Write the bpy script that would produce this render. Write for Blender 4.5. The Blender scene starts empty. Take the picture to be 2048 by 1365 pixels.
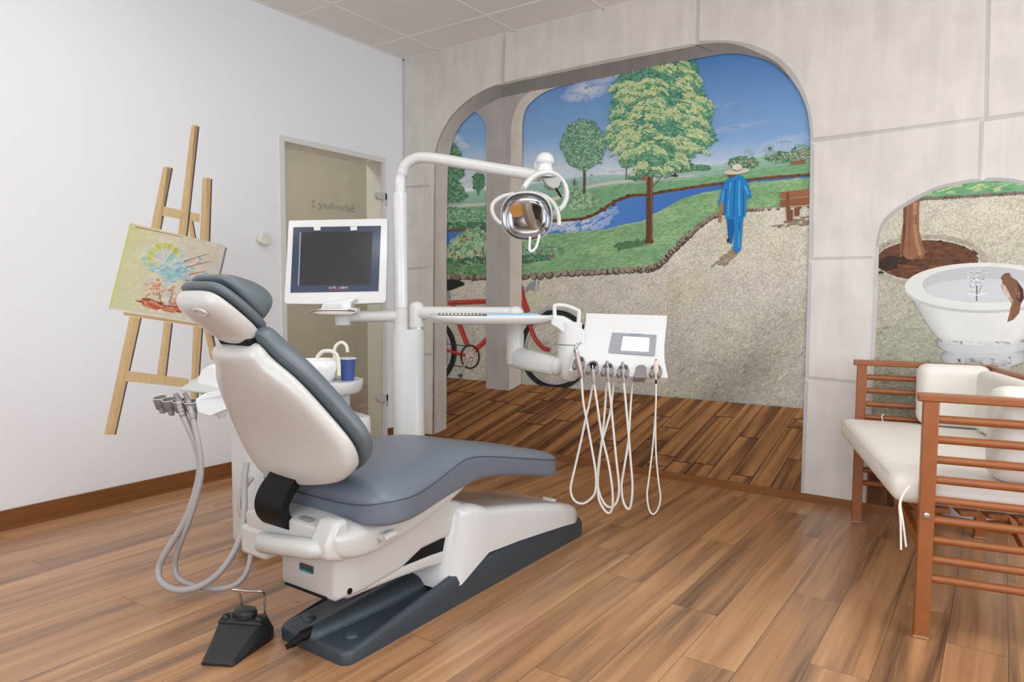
import bpy, bmesh, math, random
from mathutils import Vector, Matrix
random.seed(7)
SC = bpy.context.scene
COL = SC.collection
PI = math.pi

# ------------------------------------------------------------------ camera
FPX = 1410.57                                   # focal length in pixels of the 2048 px wide frame
YAW, PITCH, ROLL = -0.6084, -0.0670, 0.0062
EYE = Vector((3.5529, -3.7409, 1.0400))
_fw = Vector((math.sin(YAW)*math.cos(PITCH), math.cos(YAW)*math.cos(PITCH), math.sin(PITCH)))
_r0 = Vector((math.cos(YAW), -math.sin(YAW), 0)); _u0 = _r0.cross(_fw)
_rt = math.cos(ROLL)*_r0 + math.sin(ROLL)*_u0
_up = -math.sin(ROLL)*_r0 + math.cos(ROLL)*_u0
cam = bpy.data.cameras.new('camera'); cam.sensor_width = 36.0; cam.lens = FPX/2048*36.0
cam.clip_start = 0.05
cam_o = bpy.data.objects.new('camera', cam); COL.objects.link(cam_o)
cam_o.matrix_world = Matrix(((_rt.x, _up.x, -_fw.x, EYE.x), (_rt.y, _up.y, -_fw.y, EYE.y), (_rt.z, _up.z, -_fw.z, EYE.z), (0, 0, 0, 1)))
SC.camera = cam_o

# ------------------------------------------------------------------ view, world, daylight
SC.view_settings.view_transform = 'Standard'; SC.view_settings.look = 'None'
SC.view_settings.gamma = 1.0; SC.view_settings.use_curve_mapping = False
SC.view_settings.exposure = -0.38
w = bpy.data.worlds.new('world'); SC.world = w; w.use_nodes = True
w.node_tree.nodes['Background'].inputs[0].default_value = (0.80, 0.90, 1.0, 1)
w.node_tree.nodes['Background'].inputs[1].default_value = 0.6
def area(name, loc, aim, sx, sy, watt, col):
    l = bpy.data.lights.new(name, 'AREA'); l.shape = 'RECTANGLE'; l.size = sx; l.size_y = sy
    l.energy = watt; l.color = col
    o = bpy.data.objects.new(name, l); COL.objects.link(o); o.location = loc
    o.rotation_euler = (Vector(aim)-Vector(loc)).to_track_quat('-Z', 'Y').to_euler()
    return o
ROOM_X, ROOM_Y, CEIL = 5.75, -5.30, 2.684
# daylight through the two windows (right wall and the wall behind the camera), and the recessed ceiling lamps
area('window_daylight', (ROOM_X-0.02, -1.75, 1.45), (0, -1.75, 1.2), 2.6, 1.5, 62, (0.86, 0.94, 1.0))
area('window_daylight', (3.75, ROOM_Y+0.02, 1.45), (3.75, 0, 1.3), 3.4, 1.5, 66, (0.86, 0.94, 1.0))
LAMPS = [(3.15, -2.50, 14), (5.02, -2.50, 20), (3.15, -4.375, 10), (1.27, -4.375, 5), (1.27, -2.50, 6)]
for lx, ly, e in LAMPS: area('ceiling_lamp_light', (lx, ly, CEIL-0.03), (lx, ly, 0), 1.2, 0.58, e, (0.92, 0.97, 1.0))
area('corridor_fill_light', (-0.85, -1.3, 2.56), (-0.85, -1.3, 0), 0.5, 0.9, 46, (1.0, 0.985, 0.96))  # unseen light without a fixture, placed to brighten the corridor and door jamb
area('corridor_fill_light', (-0.85, 0.75, 2.56), (-0.85, 0.75, 0), 0.5, 0.9, 8, (1.0, 0.985, 0.96))  # second unseen light, added to lift the dim far end of the corridor

# ------------------------------------------------------------------ helpers
def P(px, py, t):                               # point seen at pixel (px,py) at depth t metres
    return EYE + (_fw + _rt*((px-1024)/FPX) - _up*((py-682.5)/FPX))*t
def ray(px, py): return _fw + _rt*((px-1024)/FPX) - _up*((py-682.5)/FPX)
def PX(px, py, x):  d = ray(px, py); return EYE + d*((x-EYE.x)/d.x)
def PY(px, py, y):  d = ray(px, py); return EYE + d*((y-EYE.y)/d.y)
def PZ(px, py, z):  d = ray(px, py); return EYE + d*((z-EYE.z)/d.z)

def lin(c): c /= 255.0; return c/12.92 if c <= 0.04045 else ((c+0.055)/1.055)**2.4
def rgb(r, g, b): return (lin(r), lin(g), lin(b), 1.0)
def mix(a, b, t): return tuple(a[i]+(b[i]-a[i])*t for i in range(4))

MATS = {}
def mat(name, col, rough=0.5, metal=0.0, var=0.04, vscale=6.0, bump=0.0, bscale=200.0, coat=0.0, spec=0.5, emit=0.0, stretch=(1, 1, 1)):
    if name in MATS: return MATS[name]
    m = bpy.data.materials.new(name); m.use_nodes = True; nt = m.node_tree; N = nt.nodes; L = nt.links
    b = N['Principled BSDF']
    b.inputs['Roughness'].default_value = rough; b.inputs['Metallic'].default_value = metal
    b.inputs['Coat Weight'].default_value = coat; b.inputs['Coat Roughness'].default_value = 0.08
    b.inputs['Specular IOR Level'].default_value = spec
    tc = N.new('ShaderNodeTexCoord'); mp = N.new('ShaderNodeMapping'); mp.inputs['Scale'].default_value = stretch
    L.new(tc.outputs['Object'], mp.inputs['Vector'])
    nz = N.new('ShaderNodeTexNoise'); nz.inputs['Scale'].default_value = vscale; nz.inputs['Detail'].default_value = 4
    L.new(mp.outputs[0], nz.inputs['Vector'])
    mx = N.new('ShaderNodeMix'); mx.data_type = 'RGBA'
    mx.inputs[6].default_value = tuple(min(1, c*(1-var)) for c in col[:3])+(1,)
    mx.inputs[7].default_value = tuple(min(1, c*(1+var)) for c in col[:3])+(1,)
    L.new(nz.outputs['Fac'], mx.inputs[0]); L.new(mx.outputs[2], b.inputs['Base Color'])
    if bump > 0:
        n2 = N.new('ShaderNodeTexNoise'); n2.inputs['Scale'].default_value = bscale
        L.new(tc.outputs['Object'], n2.inputs['Vector'])
        bp = N.new('ShaderNodeBump'); bp.inputs['Strength'].default_value = bump; bp.inputs['Distance'].default_value = 0.002
        L.new(n2.outputs['Fac'], bp.inputs['Height']); L.new(bp.outputs[0], b.inputs['Normal'])
    if emit > 0:
        b.inputs['Emission Color'].default_value = col; b.inputs['Emission Strength'].default_value = emit
    MATS[name] = m; return m

def paint_mat(name, scale, amount, fine=0.0, fscale=260.0, stretch=(1, 1, 1), rough=0.65):
    """paint whose colour is the mesh's own colour layer, broken up by brush noise"""
    m = bpy.data.materials.new(name); m.use_nodes = True; nt = m.node_tree; N = nt.nodes; L = nt.links
    b = N['Principled BSDF']; b.inputs['Roughness'].default_value = rough; b.inputs['Specular IOR Level'].default_value = 0.25
    at = N.new('ShaderNodeAttribute'); at.attribute_name = 'Col'
    tc = N.new('ShaderNodeTexCoord'); mp = N.new('ShaderNodeMapping'); mp.inputs['Scale'].default_value = stretch
    L.new(tc.outputs['Object'], mp.inputs['Vector'])
    nz = N.new('ShaderNodeTexNoise'); nz.inputs['Scale'].default_value = scale; nz.inputs['Detail'].default_value = 5; nz.inputs['Roughness'].default_value = 0.6
    L.new(mp.outputs[0], nz.inputs['Vector'])
    mr = N.new('ShaderNodeMapRange'); mr.inputs[1].default_value = 0.3; mr.inputs[2].default_value = 0.7
    mr.inputs[3].default_value = 1-amount; mr.inputs[4].default_value = 1+amount
    L.new(nz.outputs['Fac'], mr.inputs[0])
    val = mr.outputs[0]
    if fine > 0:
        n2 = N.new('ShaderNodeTexNoise'); n2.inputs['Scale'].default_value = fscale; n2.inputs['Detail'].default_value = 2
        L.new(tc.outputs['Object'], n2.inputs['Vector'])
        r2 = N.new('ShaderNodeMapRange'); r2.inputs[1].default_value = 0.36; r2.inputs[2].default_value = 0.62
        r2.inputs[3].default_value = 1-fine; r2.inputs[4].default_value = 1+fine*0.45
        L.new(n2.outputs['Fac'], r2.inputs[0])
        ml = N.new('ShaderNodeMath'); ml.operation = 'MULTIPLY'; L.new(val, ml.inputs[0]); L.new(r2.outputs[0], ml.inputs[1]); val = ml.outputs[0]
    vm = N.new('ShaderNodeVectorMath'); vm.operation = 'SCALE'
    L.new(at.outputs['Color'], vm.inputs[0]); L.new(val, vm.inputs['Scale'])
    L.new(vm.outputs[0], b.inputs['Base Color'])
    return m

class MB:
    """collects shapes, builds ONE mesh object"""
    def __init__(s): s.v = []; s.f = []
    def add(s, vs, fs):
        o = len(s.v); s.v += [Vector(p) for p in vs]; s.f += [tuple(i+o for i in f) for f in fs]; return s
    def box(s, c, size, rot=None):
        c = Vector(c); hx, hy, hz = size[0]/2, size[1]/2, size[2]/2
        vs = [Vector((x, y, z)) for x in (-hx, hx) for y in (-hy, hy) for z in (-hz, hz)]
        if rot is not None: vs = [rot @ p for p in vs]
        return s.add([p+c for p in vs], [(0, 1, 3, 2), (4, 6, 7, 5), (0, 4, 5, 1), (2, 3, 7, 6), (0, 2, 6, 4), (1, 5, 7, 3)])
    def box2(s, a, b): return s.box(((a[0]+b[0])/2, (a[1]+b[1])/2, (a[2]+b[2])/2), (abs(b[0]-a[0]), abs(b[1]-a[1]), abs(b[2]-a[2])))
    def rings(s, rings, caps=(True, True), closed=True):
        n = len(rings[0]); o = len(s.v)
        for r in rings: s.v += [Vector(p) for p in r]
        for i in range(len(rings)-1):
            for j in range(n if closed else n-1):
                k = (j+1) % n
                s.f.append((o+i*n+j, o+i*n+k, o+(i+1)*n+k, o+(i+1)*n+j))
        if caps[0]: s.f.append(tuple(o+j for j in reversed(range(n))))
        if caps[1]: s.f.append(tuple(o+(len(rings)-1)*n+j for j in range(n)))
        return s
    def tube(s, pts, rad, n=12, caps=(True, True)):
        pts = [Vector(p) for p in pts]; rs = rad if isinstance(rad, (list, tuple)) else [rad]*len(pts)
        rings = []; up = None
        for i, p in enumerate(pts):
            t = (pts[min(i+1, len(pts)-1)]-pts[max(i-1, 0)])
            if t.length < 1e-9: t = Vector((0, 0, 1))
            t.normalize()
            if up is None:
                a = Vector((0, 0, 1)) if abs(t.z) < 0.9 else Vector((1, 0, 0)); up = (a-t*a.dot(t)).normalized()
            else:
                up = up-t*up.dot(t)
                up = up.normalized() if up.length > 1e-6 else Vector((1, 0, 0))
            sd = t.cross(up)
            rings.append([p+(up*math.cos(2*PI*k/n)+sd*math.sin(2*PI*k/n))*rs[i] for k in range(n)])
        return s.rings(rings, caps)
    def lathe(s, c, prof, n=32, axis=None, caps=(True, True)):
        """prof: (radius, height) pairs along axis from c"""
        c = Vector(c); ax = Vector(axis).normalized() if axis is not None else Vector((0, 0, 1))
        a = Vector((1, 0, 0)) if abs(ax.x) < 0.9 else Vector((0, 1, 0)); u = (a-ax*a.dot(ax)).normalized(); w_ = ax.cross(u)
        return s.rings([[c+ax*h+(u*math.cos(2*PI*k/n)+w_*math.sin(2*PI*k/n))*r for k in range(n)] for r, h in prof], caps)
    def prism(s, pts, off):
        """planar outline pts (3-D) extruded by vector off"""
        off = Vector(off); n = len(pts); o = len(s.v)
        s.v += [Vector(p) for p in pts]+[Vector(p)+off for p in pts]
        s.f.append(tuple(o+j for j in reversed(range(n)))); s.f.append(tuple(o+n+j for j in range(n)))
        for j in range(n): k = (j+1) % n; s.f.append((o+j, o+k, o+n+k, o+n+j))
        return s
    def sphere(s, c, r, n=16, sc=(1, 1, 1)):
        m = n//2
        return s.rings([[Vector(c)+Vector((r*sc[0]*math.sin(PI*i/m)*math.cos(2*PI*k/n), r*sc[1]*math.sin(PI*i/m)*math.sin(2*PI*k/n), r*sc[2]*math.cos(PI*i/m))) for k in range(n)]
                        for i in range(m+1)][1:-1][::-1], (True, True))
    def build(s, name, m, parent=None, smooth=True, ang=40, bevel=0.0, seg=3, sub=0, label=None, fix=True):
        root = parent
        while root is not None and root.parent is not None: root = root.parent
        org = Vector(root.location) if root is not None else None
        own = None
        if org is None:
            n = max(1, len(s.v)); lo = [min(p[i] for p in s.v) for i in range(3)]; hi = [max(p[i] for p in s.v) for i in range(3)]
            org = Vector(((lo[0]+hi[0])/2, (lo[1]+hi[1])/2, lo[2])); own = org
        me = bpy.data.meshes.new(name); me.from_pydata([p-org for p in s.v], [], s.f); me.update()
        if fix:
            bm = bmesh.new(); bm.from_mesh(me); bmesh.ops.recalc_face_normals(bm, faces=bm.faces); bm.to_mesh(me); bm.free()
        if smooth:
            me.shade_smooth()
            if sub == 0: me.set_sharp_from_angle(angle=math.radians(ang))
        if m is not None: me.materials.append(m)
        o = bpy.data.objects.new(name, me); COL.objects.link(o)
        if own is not None: o.location = own
        if parent is not None: o.parent = parent
        if bevel > 0:
            b = o.modifiers.new('bevel', 'BEVEL'); b.width = bevel; b.segments = seg; b.limit_method = 'ANGLE'; b.angle_limit = math.radians(35)
        if sub > 0:
            q = o.modifiers.new('subsurf', 'SUBSURF'); q.levels = sub; q.render_levels = sub
        if label: o['label'] = label
        return o

def thing(name, label, cat, loc, group=None):
    o = bpy.data.objects.new(name, None); COL.objects.link(o); o.location = loc; o.empty_display_size = 0.05
    return tag(o, label, cat, group)
def tag(o, label, cat, group=None, kind=None):
    o['label'] = label; o['category'] = cat
    if group: o['group'] = group
    if kind: o['kind'] = kind
    return o
def struct(o): o['kind'] = 'structure'; return o
def smooth_path(pts, n=8):
    """Catmull-Rom through pts"""
    pts = [Vector(p) for p in pts]; out = []
    for i in range(len(pts)-1):
        p0, p1, p2, p3 = pts[max(i-1, 0)], pts[i], pts[i+1], pts[min(i+2, len(pts)-1)]
        for k in range(n):
            t = k/n
            out.append(0.5*((2*p1)+(p2-p0)*t+(2*p0-5*p1+4*p2-p3)*t*t+(3*p1-p0-3*p2+p3)*t*t*t))
    out.append(pts[-1]); return out
def text_mb(txt, size, o, ex, ey, depth=0.0008, align='CENTER'):
    """letters as a mesh: origin o, ex = reading direction, ey = letter-up"""
    cu = bpy.data.curves.new('lettering', 'FONT'); cu.body = txt; cu.size = size; cu.align_x = align; cu.extrude = 0.0; cu.resolution_u = 3
    ob = bpy.data.objects.new('lettering', cu); COL.objects.link(ob)
    dg = bpy.context.evaluated_depsgraph_get(); me = ob.evaluated_get(dg).to_mesh()
    ex = Vector(ex).normalized(); ey = Vector(ey).normalized()
    b = MB(); b.add([Vector(o)+ex*v.co.x+ey*v.co.y for v in me.vertices], [tuple(p.vertices) for p in me.polygons])
    ob.evaluated_get(dg).to_mesh_clear(); bpy.data.objects.remove(ob); bpy.data.curves.remove(cu)
    return b
def rot_basis(ex, ey, ez):
    return Matrix((ex, ey, ez)).transposed()

# ------------------------------------------------------------------ materials
M_white = mat('white_plastic', rgb(222, 221, 219), 0.32, var=0.015)
M_lacq = mat('white_lacquer', rgb(226, 226, 225), 0.18, var=0.01, coat=0.4)
M_shell = mat('cream_shell_plastic', rgb(200, 198, 195), 0.28, var=0.015, coat=0.25)
M_cover = mat('cover_lacquer', rgb(212, 211, 210), 0.2, var=0.01, coat=0.4)
M_gray = mat('grey_leatherette', rgb(97, 107, 113), 0.36, var=0.05, vscale=14, bump=0.12, bscale=420)
M_grayb = mat('grey_blue_leatherette', rgb(104, 112, 124), 0.36, var=0.05, vscale=14, bump=0.12, bscale=420)
M_black = mat('black_rubber', rgb(18, 17, 18), 0.55, var=0.1, spec=0.2)
M_base = mat('anthracite_base', rgb(52, 62, 70), 0.4, var=0.08, vscale=20)
M_ped = mat('black_pedal_plastic', rgb(30, 31, 33), 0.38, var=0.15, vscale=30)
M_clip = mat('grey_holder_plastic', rgb(132, 128, 126), 0.42, var=0.05)
M_hose = mat('light_grey_hose', rgb(178, 174, 173), 0.45, var=0.05)
M_hoseW = mat('white_hose', rgb(225, 221, 214), 0.4, var=0.03)
M_steel = mat('steel', rgb(190, 188, 186), 0.22, metal=1.0, var=0.05)
M_chrome = mat('chrome', rgb(225, 226, 228), 0.08, metal=1.0, var=0.02)
M_navy = mat('navy_bezel', rgb(50, 62, 86), 0.18, var=0.05, coat=0.3)
M_screen = mat('dark_screen', rgb(36, 37, 40), 0.22, var=0.02)
M_wood = mat('red_brown_wood', rgb(150, 86, 40), 0.36, var=0.2, vscale=9, stretch=(3, 3, 3), coat=0.15)
M_cush = mat('white_cotton', rgb(238, 233, 224), 0.85, var=0.02, bump=0.3, bscale=500)
M_paper = mat('blue_paper_cup', rgb(66, 86, 150), 0.5, var=0.04)
M_cupin = mat('white_card', rgb(236, 232, 224), 0.6, var=0.02)
M_seam = mat('dark_seam_thread', rgb(58, 62, 70), 0.7)
M_porc = mat('white_porcelain', rgb(244, 244, 246), 0.1, var=0.01, coat=0.5)
# ------------------------------------------------------------------ room shell
def wall_paint(name, col):
    return mat(name, col, 0.85, var=0.015, vscale=2.0, bump=0.08, bscale=300, spec=0.2)
M_wall = wall_paint('white_wall_paint', rgb(243, 243, 246))
M_ceil = wall_paint('ceiling_board', rgb(240, 237, 233))
M_grid = mat('ceiling_grid_metal', rgb(244, 241, 236), 0.5, var=0.01)
M_corr = wall_paint('beige_corridor_paint', rgb(200, 191, 170))

def floor_material():
    m = bpy.data.materials.new('walnut_laminate_planks'); m.use_nodes = True; nt = m.node_tree; N = nt.nodes; L = nt.links
    b = N['Principled BSDF']
    def math_(op, a, bb=None, c=None):
        n = N.new('ShaderNodeMath'); n.operation = op
        for i, q in enumerate((a, bb, c)):
            if q is None: continue
            if isinstance(q, (int, float)): n.inputs[i].default_value = q
            else: L.new(q, n.inputs[i])
        return n.outputs[0]
    tc = N.new('ShaderNodeTexCoord'); sx = N.new('ShaderNodeSeparateXYZ'); L.new(tc.outputs['Object'], sx.inputs[0])
    x, y = sx.outputs[0], sx.outputs[1]
    W_, LEN = 0.1547, 1.29
    u = math_('DIVIDE', math_('SUBTRACT', x, 3.143-2*ROOM_X*0), W_)
    row = math_('FLOOR', u); fu = math_('FRACT', u)
    wn = N.new('ShaderNodeTexWhiteNoise'); wn.noise_dimensions = '1D'; L.new(row, wn.inputs['W'])
    v = math_('DIVIDE', math_('ADD', y, math_('MULTIPLY', wn.outputs['Value'], 7.3)), LEN)
    plank = math_('FLOOR', v); fv = math_('FRACT', v)
    # every board carries strips of different browns, as printed laminate does
    cb = N.new('ShaderNodeCombineXYZ'); L.new(row, cb.inputs[0]); L.new(plank, cb.inputs[1])
    w2 = N.new('ShaderNodeTexWhiteNoise'); w2.noise_dimensions = '3D'; L.new(cb.outputs[0], w2.inputs['Vector'])
    off = math_('MULTIPLY', w2.outputs['Value'], 40.0)
    gx = math_('ADD', math_('MULTIPLY', x, 17.0), off)
    gy = math_('ADD', math_('MULTIPLY', y, 0.9), off)
    gv = N.new('ShaderNodeCombineXYZ'); L.new(gx, gv.inputs[0]); L.new(gy, gv.inputs[1]); L.new(off, gv.inputs[2])
    n1 = N.new('ShaderNodeTexNoise'); n1.inputs['Scale'].default_value = 1.0; n1.inputs['Detail'].default_value = 3; n1.inputs['Distortion'].default_value = 0.7
    L.new(gv.outputs[0], n1.inputs['Vector'])
    hv = N.new('ShaderNodeCombineXYZ'); L.new(math_('MULTIPLY', gx, 7.0), hv.inputs[0]); L.new(math_('MULTIPLY', gy, 3.0), hv.inputs[1]); L.new(off, hv.inputs[2])
    n2 = N.new('ShaderNodeTexNoise'); n2.inputs['Scale'].default_value = 1.0; n2.inputs['Detail'].default_value = 5; n2.inputs['Distortion'].default_value = 0.6
    L.new(hv.outputs[0], n2.inputs['Vector'])
    fac = math_('ADD', math_('MULTIPLY', n1.outputs['Fac'], 0.78), math_('ADD', math_('MULTIPLY', n2.outputs['Fac'], 0.24), math_('MULTIPLY', math_('SUBTRACT', w2.outputs['Value'], 0.5), 0.13)))
    cr = N.new('ShaderNodeValToRGB'); e = cr.color_ramp.elements
    e[0].position = 0.30; e[0].color = rgb(104, 76, 54)
    e[1].position = 0.74; e[1].color = rgb(204, 158, 112)
    for p, c in ((0.40, rgb(142, 104, 74)), (0.50, rgb(170, 123, 84)), (0.60, rgb(186, 138, 96))):
        q = e.new(p); q.color = c
    L.new(fac, cr.inputs[0])
    # knots
    kv = N.new('ShaderNodeTexVoronoi'); kv.inputs['Scale'].default_value = 3.2
    ks = N.new('ShaderNodeMapping'); ks.inputs['Scale'].default_value = (1.7, 0.8, 1); L.new(tc.outputs['Object'], ks.inputs[0]); L.new(ks.outputs[0], kv.inputs['Vector'])
    kn = N.new('ShaderNodeMapRange'); kn.inputs[1].default_value = 0.02; kn.inputs[2].default_value = 0.035; kn.inputs[3].default_value = 0.3; kn.inputs[4].default_value = 1.0
    L.new(kv.outputs['Distance'], kn.inputs[0])
    # joints
    du = math_('MULTIPLY', math_('MINIMUM', fu, math_('SUBTRACT', 1.0, fu)), W_)
    dv = math_('MULTIPLY', math_('MINIMUM', fv, math_('SUBTRACT', 1.0, fv)), LEN)
    dj = math_('MINIMUM', du, dv)
    jm = N.new('ShaderNodeMapRange'); jm.inputs[1].default_value = 0.0006; jm.inputs[2].default_value = 0.0016; jm.inputs[3].default_value = 0.35; jm.inputs[4].default_value = 1.0
    L.new(dj, jm.inputs[0])
    tot = math_('MULTIPLY', jm.outputs[0], kn.outputs[0])
    vm = N.new('ShaderNodeVectorMath'); vm.operation = 'SCALE'; L.new(cr.outputs[0], vm.inputs[0]); L.new(tot, vm.inputs['Scale'])
    L.new(vm.outputs[0], b.inputs['Base Color'])
    b.inputs['Roughness'].default_value = 0.34; b.inputs['Specular IOR Level'].default_value = 0.5; b.inputs['Coat Weight'].default_value = 0.45; b.inputs['Coat Roughness'].default_value = 0.22
    bp = N.new('ShaderNodeBump'); bp.inputs['Strength'].default_value = 0.25; bp.inputs['Distance'].default_value = 0.001
    L.new(math_('ADD', jm.outputs[0], math_('MULTIPLY', n2.outputs['Fac'], 0.25)), bp.inputs['Height']); L.new(bp.outputs[0], b.inputs['Normal'])
    return m
M_floor = floor_material()

T = 0.16                                        # wall thickness
fl = MB().box2((-1.7, ROOM_Y-T, -0.1), (ROOM_X+T, T, 0)).build('floor', M_floor, smooth=False)
# the plank pattern is measured from the room's corner, so move the origin there
def origin_to_world(o):
    o.data.transform(Matrix.Translation(o.location)); o.location = (0, 0, 0)
origin_to_world(fl); struct(fl)
ce = MB().box2((-1.7, ROOM_Y-T, CEIL), (ROOM_X+T, T, CEIL+0.1)).build('ceiling', M_ceil, smooth=False); struct(ce)
g = MB()
GX = [0.335+0.625*k for k in range(9)]; GY = [-0.312-0.625*k for k in range(8)]
for x in GX: g.box2((x-0.008, ROOM_Y, CEIL-0.003), (x+0.008, 0, CEIL+0.001))
for y in GY: g.box2((0, y-0.008, CEIL-0.0034), (ROOM_X, y+0.008, CEIL+0.001))
g.box2((0, -0.018, CEIL-0.003), (ROOM_X, 0, CEIL+0.001)); g.box2((0, ROOM_Y, CEIL-0.003), (0.018, 0, CEIL+0.001))
g.build('ceiling_grid', M_grid, ce, smooth=False)
lm = mat('lamp_diffuser', rgb(250, 246, 238), 0.4, emit=2.0)
for x, y, e in LAMPS:
    MB().box2((x-0.6, y-0.29, CEIL-0.012), (x+0.6, y+0.29, CEIL-0.0005)).build('lamp_panel', lm, ce, smooth=False)

# back wall (solid), left wall with the doorway, right wall and rear wall with windows
wb = MB().box2((-T, 0, 0), (ROOM_X+T, T, CEIL)).build('wall_back', M_wall, smooth=False); struct(wb)
DY0, DY1, DZ = -1.027, -0.204, 1.94
b = MB(); b.box2((-T, ROOM_Y-T, 0), (0, DY0, CEIL)); b.box2((-T, DY1, 0), (0, 0, CEIL)); b.box2((-T, DY0, DZ), (0, DY1, CEIL))
struct(b.build('wall_left', M_wall, smooth=False))
b = MB(); x0, x1 = ROOM_X, ROOM_X+T
b.box2((x0, ROOM_Y-T, 0), (x1, 0, 0.68)); b.box2((x0, ROOM_Y-T, 2.24), (x1, 0, CEIL)); b.box2((x0, ROOM_Y-T, 0.68), (x1, -3.10, 2.24)); b.box2((x0, -0.40, 0.68), (x1, 0, 2.24))
struct(b.build('wall_right', M_wall, smooth=False))
b = MB(); y0, y1 = ROOM_Y-T, ROOM_Y
b.box2((0, y0, 0), (x0, y1, 0.68)); b.box2((0, y0, 2.24), (x0, y1, CEIL)); b.box2((0, y0, 0.68), (2.0, y1, 2.24)); b.box2((5.5, y0, 0.68), (x0, y1, 2.24))
struct(b.build('wall_rear', M_wall, smooth=False))
def window(name, a, bb, along):
    """frame and mullions of a window opening between corners a and bb"""
    f = MB(); z0, z1 = a[2], bb[2]; t = 0.05
    def bar(p, q):
        if along == 'y': f.box2((ROOM_X+0.06, p[0], p[1]), (ROOM_X+0.11, q[0], q[1]))
        else: f.box2((p[0], ROOM_Y-0.11, p[1]), (q[0], ROOM_Y-0.06, q[1]))
    s0, s1 = (a[1], bb[1]) if along == 'y' else (a[0], bb[0])
    bar((s0, z0), (s1, z0+t)); bar((s0, z1-t), (s1, z1)); 
    for s in (s0, (s0+s1)/2-t/2, s1-t): bar((s, z0), (s+t, z1))
    o = f.build(name, M_white, smooth=False); struct(o); return o
window('window_1', (ROOM_X, -3.10, 0.68), (ROOM_X, -0.40, 2.24), 'y')
window('window_2', (2.0, ROOM_Y, 0.68), (5.5, ROOM_Y, 2.24), 'x')

# skirting boards in the floor's wood
M_skirt = mat('walnut_skirting', rgb(132, 82, 42), 0.4, var=0.4, vscale=5, stretch=(5, 0.9, 14))
M_skirtb = mat('walnut_skirting_back', rgb(134, 84, 42), 0.4, var=0.35, vscale=5, stretch=(0.9, 5, 14))
b = MB(); b.box2((0, ROOM_Y, 0), (0.014, DY0-0.035, 0.0806)).box2((0, DY1+0.02, 0), (0.014, 0, 0.0806))
sk = b.build('baseboard_left', M_skirt, smooth=False); struct(sk)
MB().box2((0.0005, ROOM_Y, 0), (0.030, DY0-0.035, 0.013)).build('quarter_round', M_skirt, sk, smooth=False)
sk = MB().box2((0.014, -0.018, 0), (ROOM_X, 0, 0.042)).build('baseboard_back', M_skirtb, smooth=False); struct(sk)

# glass door in the left wall, corridor behind it
M_glass = bpy.data.materials.new('clear_door_glass'); M_glass.use_nodes = True
nt = M_glass.node_tree; N = nt.nodes; L = nt.links; N.remove(N['Principled BSDF'])
tr = N.new('ShaderNodeBsdfTransparent'); tr.inputs[0].default_value = (0.90, 0.92, 0.89, 1)
gl = N.new('ShaderNodeBsdfGlossy'); gl.inputs['Roughness'].default_value = 0.06
df = N.new('ShaderNodeBsdfDiffuse'); df.inputs[0].default_value = rgb(215, 212, 200)
fr = N.new('ShaderNodeFresnel'); fr.inputs[0].default_value = 1.35
m1 = N.new('ShaderNodeMixShader'); m1.inputs[0].default_value = 0.24; L.new(tr.outputs[0], m1.inputs[1]); L.new(df.outputs[0], m1.inputs[2])
m2 = N.new('ShaderNodeMixShader'); L.new(fr.outputs[0], m2.inputs[0]); L.new(m1.outputs[0], m2.inputs[1]); L.new(gl.outputs[0], m2.inputs[2])
L.new(m2.outputs[0], N['Material Output'].inputs[0])
fb = MB()
fb.box2((-T-0.005, DY0-0.032, 0), (0.006, DY0+0.003, DZ+0.03)); fb.box2((-T-0.005, DY1-0.003, 0), (0.004, DY1+0.02, DZ+0.03)); fb.box2((-T-0.004, DY0+0.003, DZ-0.003), (0.0035, DY1-0.003, DZ+0.0295))
dr = fb.build('door_1', mat('door_frame_lacquer', rgb(226, 224, 221), 0.35, var=0.01), smooth=False); struct(dr)
MB().box2((-0.028, DY0+0.006, 0.008), (-0.020, DY1-0.006, DZ-0.010)).build('glass_pane', M_glass, dr, smooth=False)
M_hinge = mat('satin_hinge', rgb(206, 204, 202), 0.4, metal=0.3)
for z in (1.705, 0.302):
    h = MB()
    h.box2((-0.018, DY1-0.045, z-0.024), (0.012, DY1+0.02, z+0.024)); h.lathe((-0.016, DY1-0.045, z), [(0.024, 0), (0.024, 0.026)], 20, (1, 0, 0))
    h.box2((0.002, DY1+0.004, z-0.06), (0.012, DY1+0.024, z+0.024))
    h.build('hinge', M_hinge, dr, bevel=0.002)
text_mb('Behandlung 2', 0.066, (-0.0295, -0.622, 1.575), (0, -1, 0), (0, 0, 1)).build('lettering', mat('dark_vinyl_letters', rgb(46, 42, 34), 0.6), dr, smooth=False, fix=False)
# corridor seen through the glass
b = MB(); b.box2((-1.7, -2.6, 0), (-1.6, 1.6, CEIL)); b.box2((-1.6, 1.5, 0), (-T, 1.6, CEIL)); b.box2((-1.6, -2.6, 0), (-T, -2.5, CEIL)); b.box2((-T-0.001, T, 0), (-T+0.05, 1.6, CEIL))
struct(b.build('wall_corridor', M_corr, smooth=False))
b = MB().box2((-1.7, T, -0.1), (0, 1.6, 0)); struct(b.build('floor', M_floor, smooth=False))
b = MB().box2((-1.7, T, CEIL), (0, 1.6, CEIL+0.1)); struct(b.build('ceiling', M_ceil, smooth=False))
# round door stop knob on the white wall
t = thing('wall_knob', 'small round white door stop on the white wall between painted easel and glass door', 'door stop', (0, -1.197, 1.346))
MB().lathe((0, -1.197, 1.346), [(0.026, 0), (0.027, 0.004), (0.022, 0.006), (0.024, 0.02), (0.0335, 0.022), (0.034, 0.045), (0.031, 0.05)], 32, (1, 0, 0)).build('knob', mat('knob_plastic', rgb(233, 229, 219), 0.4), t)
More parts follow.
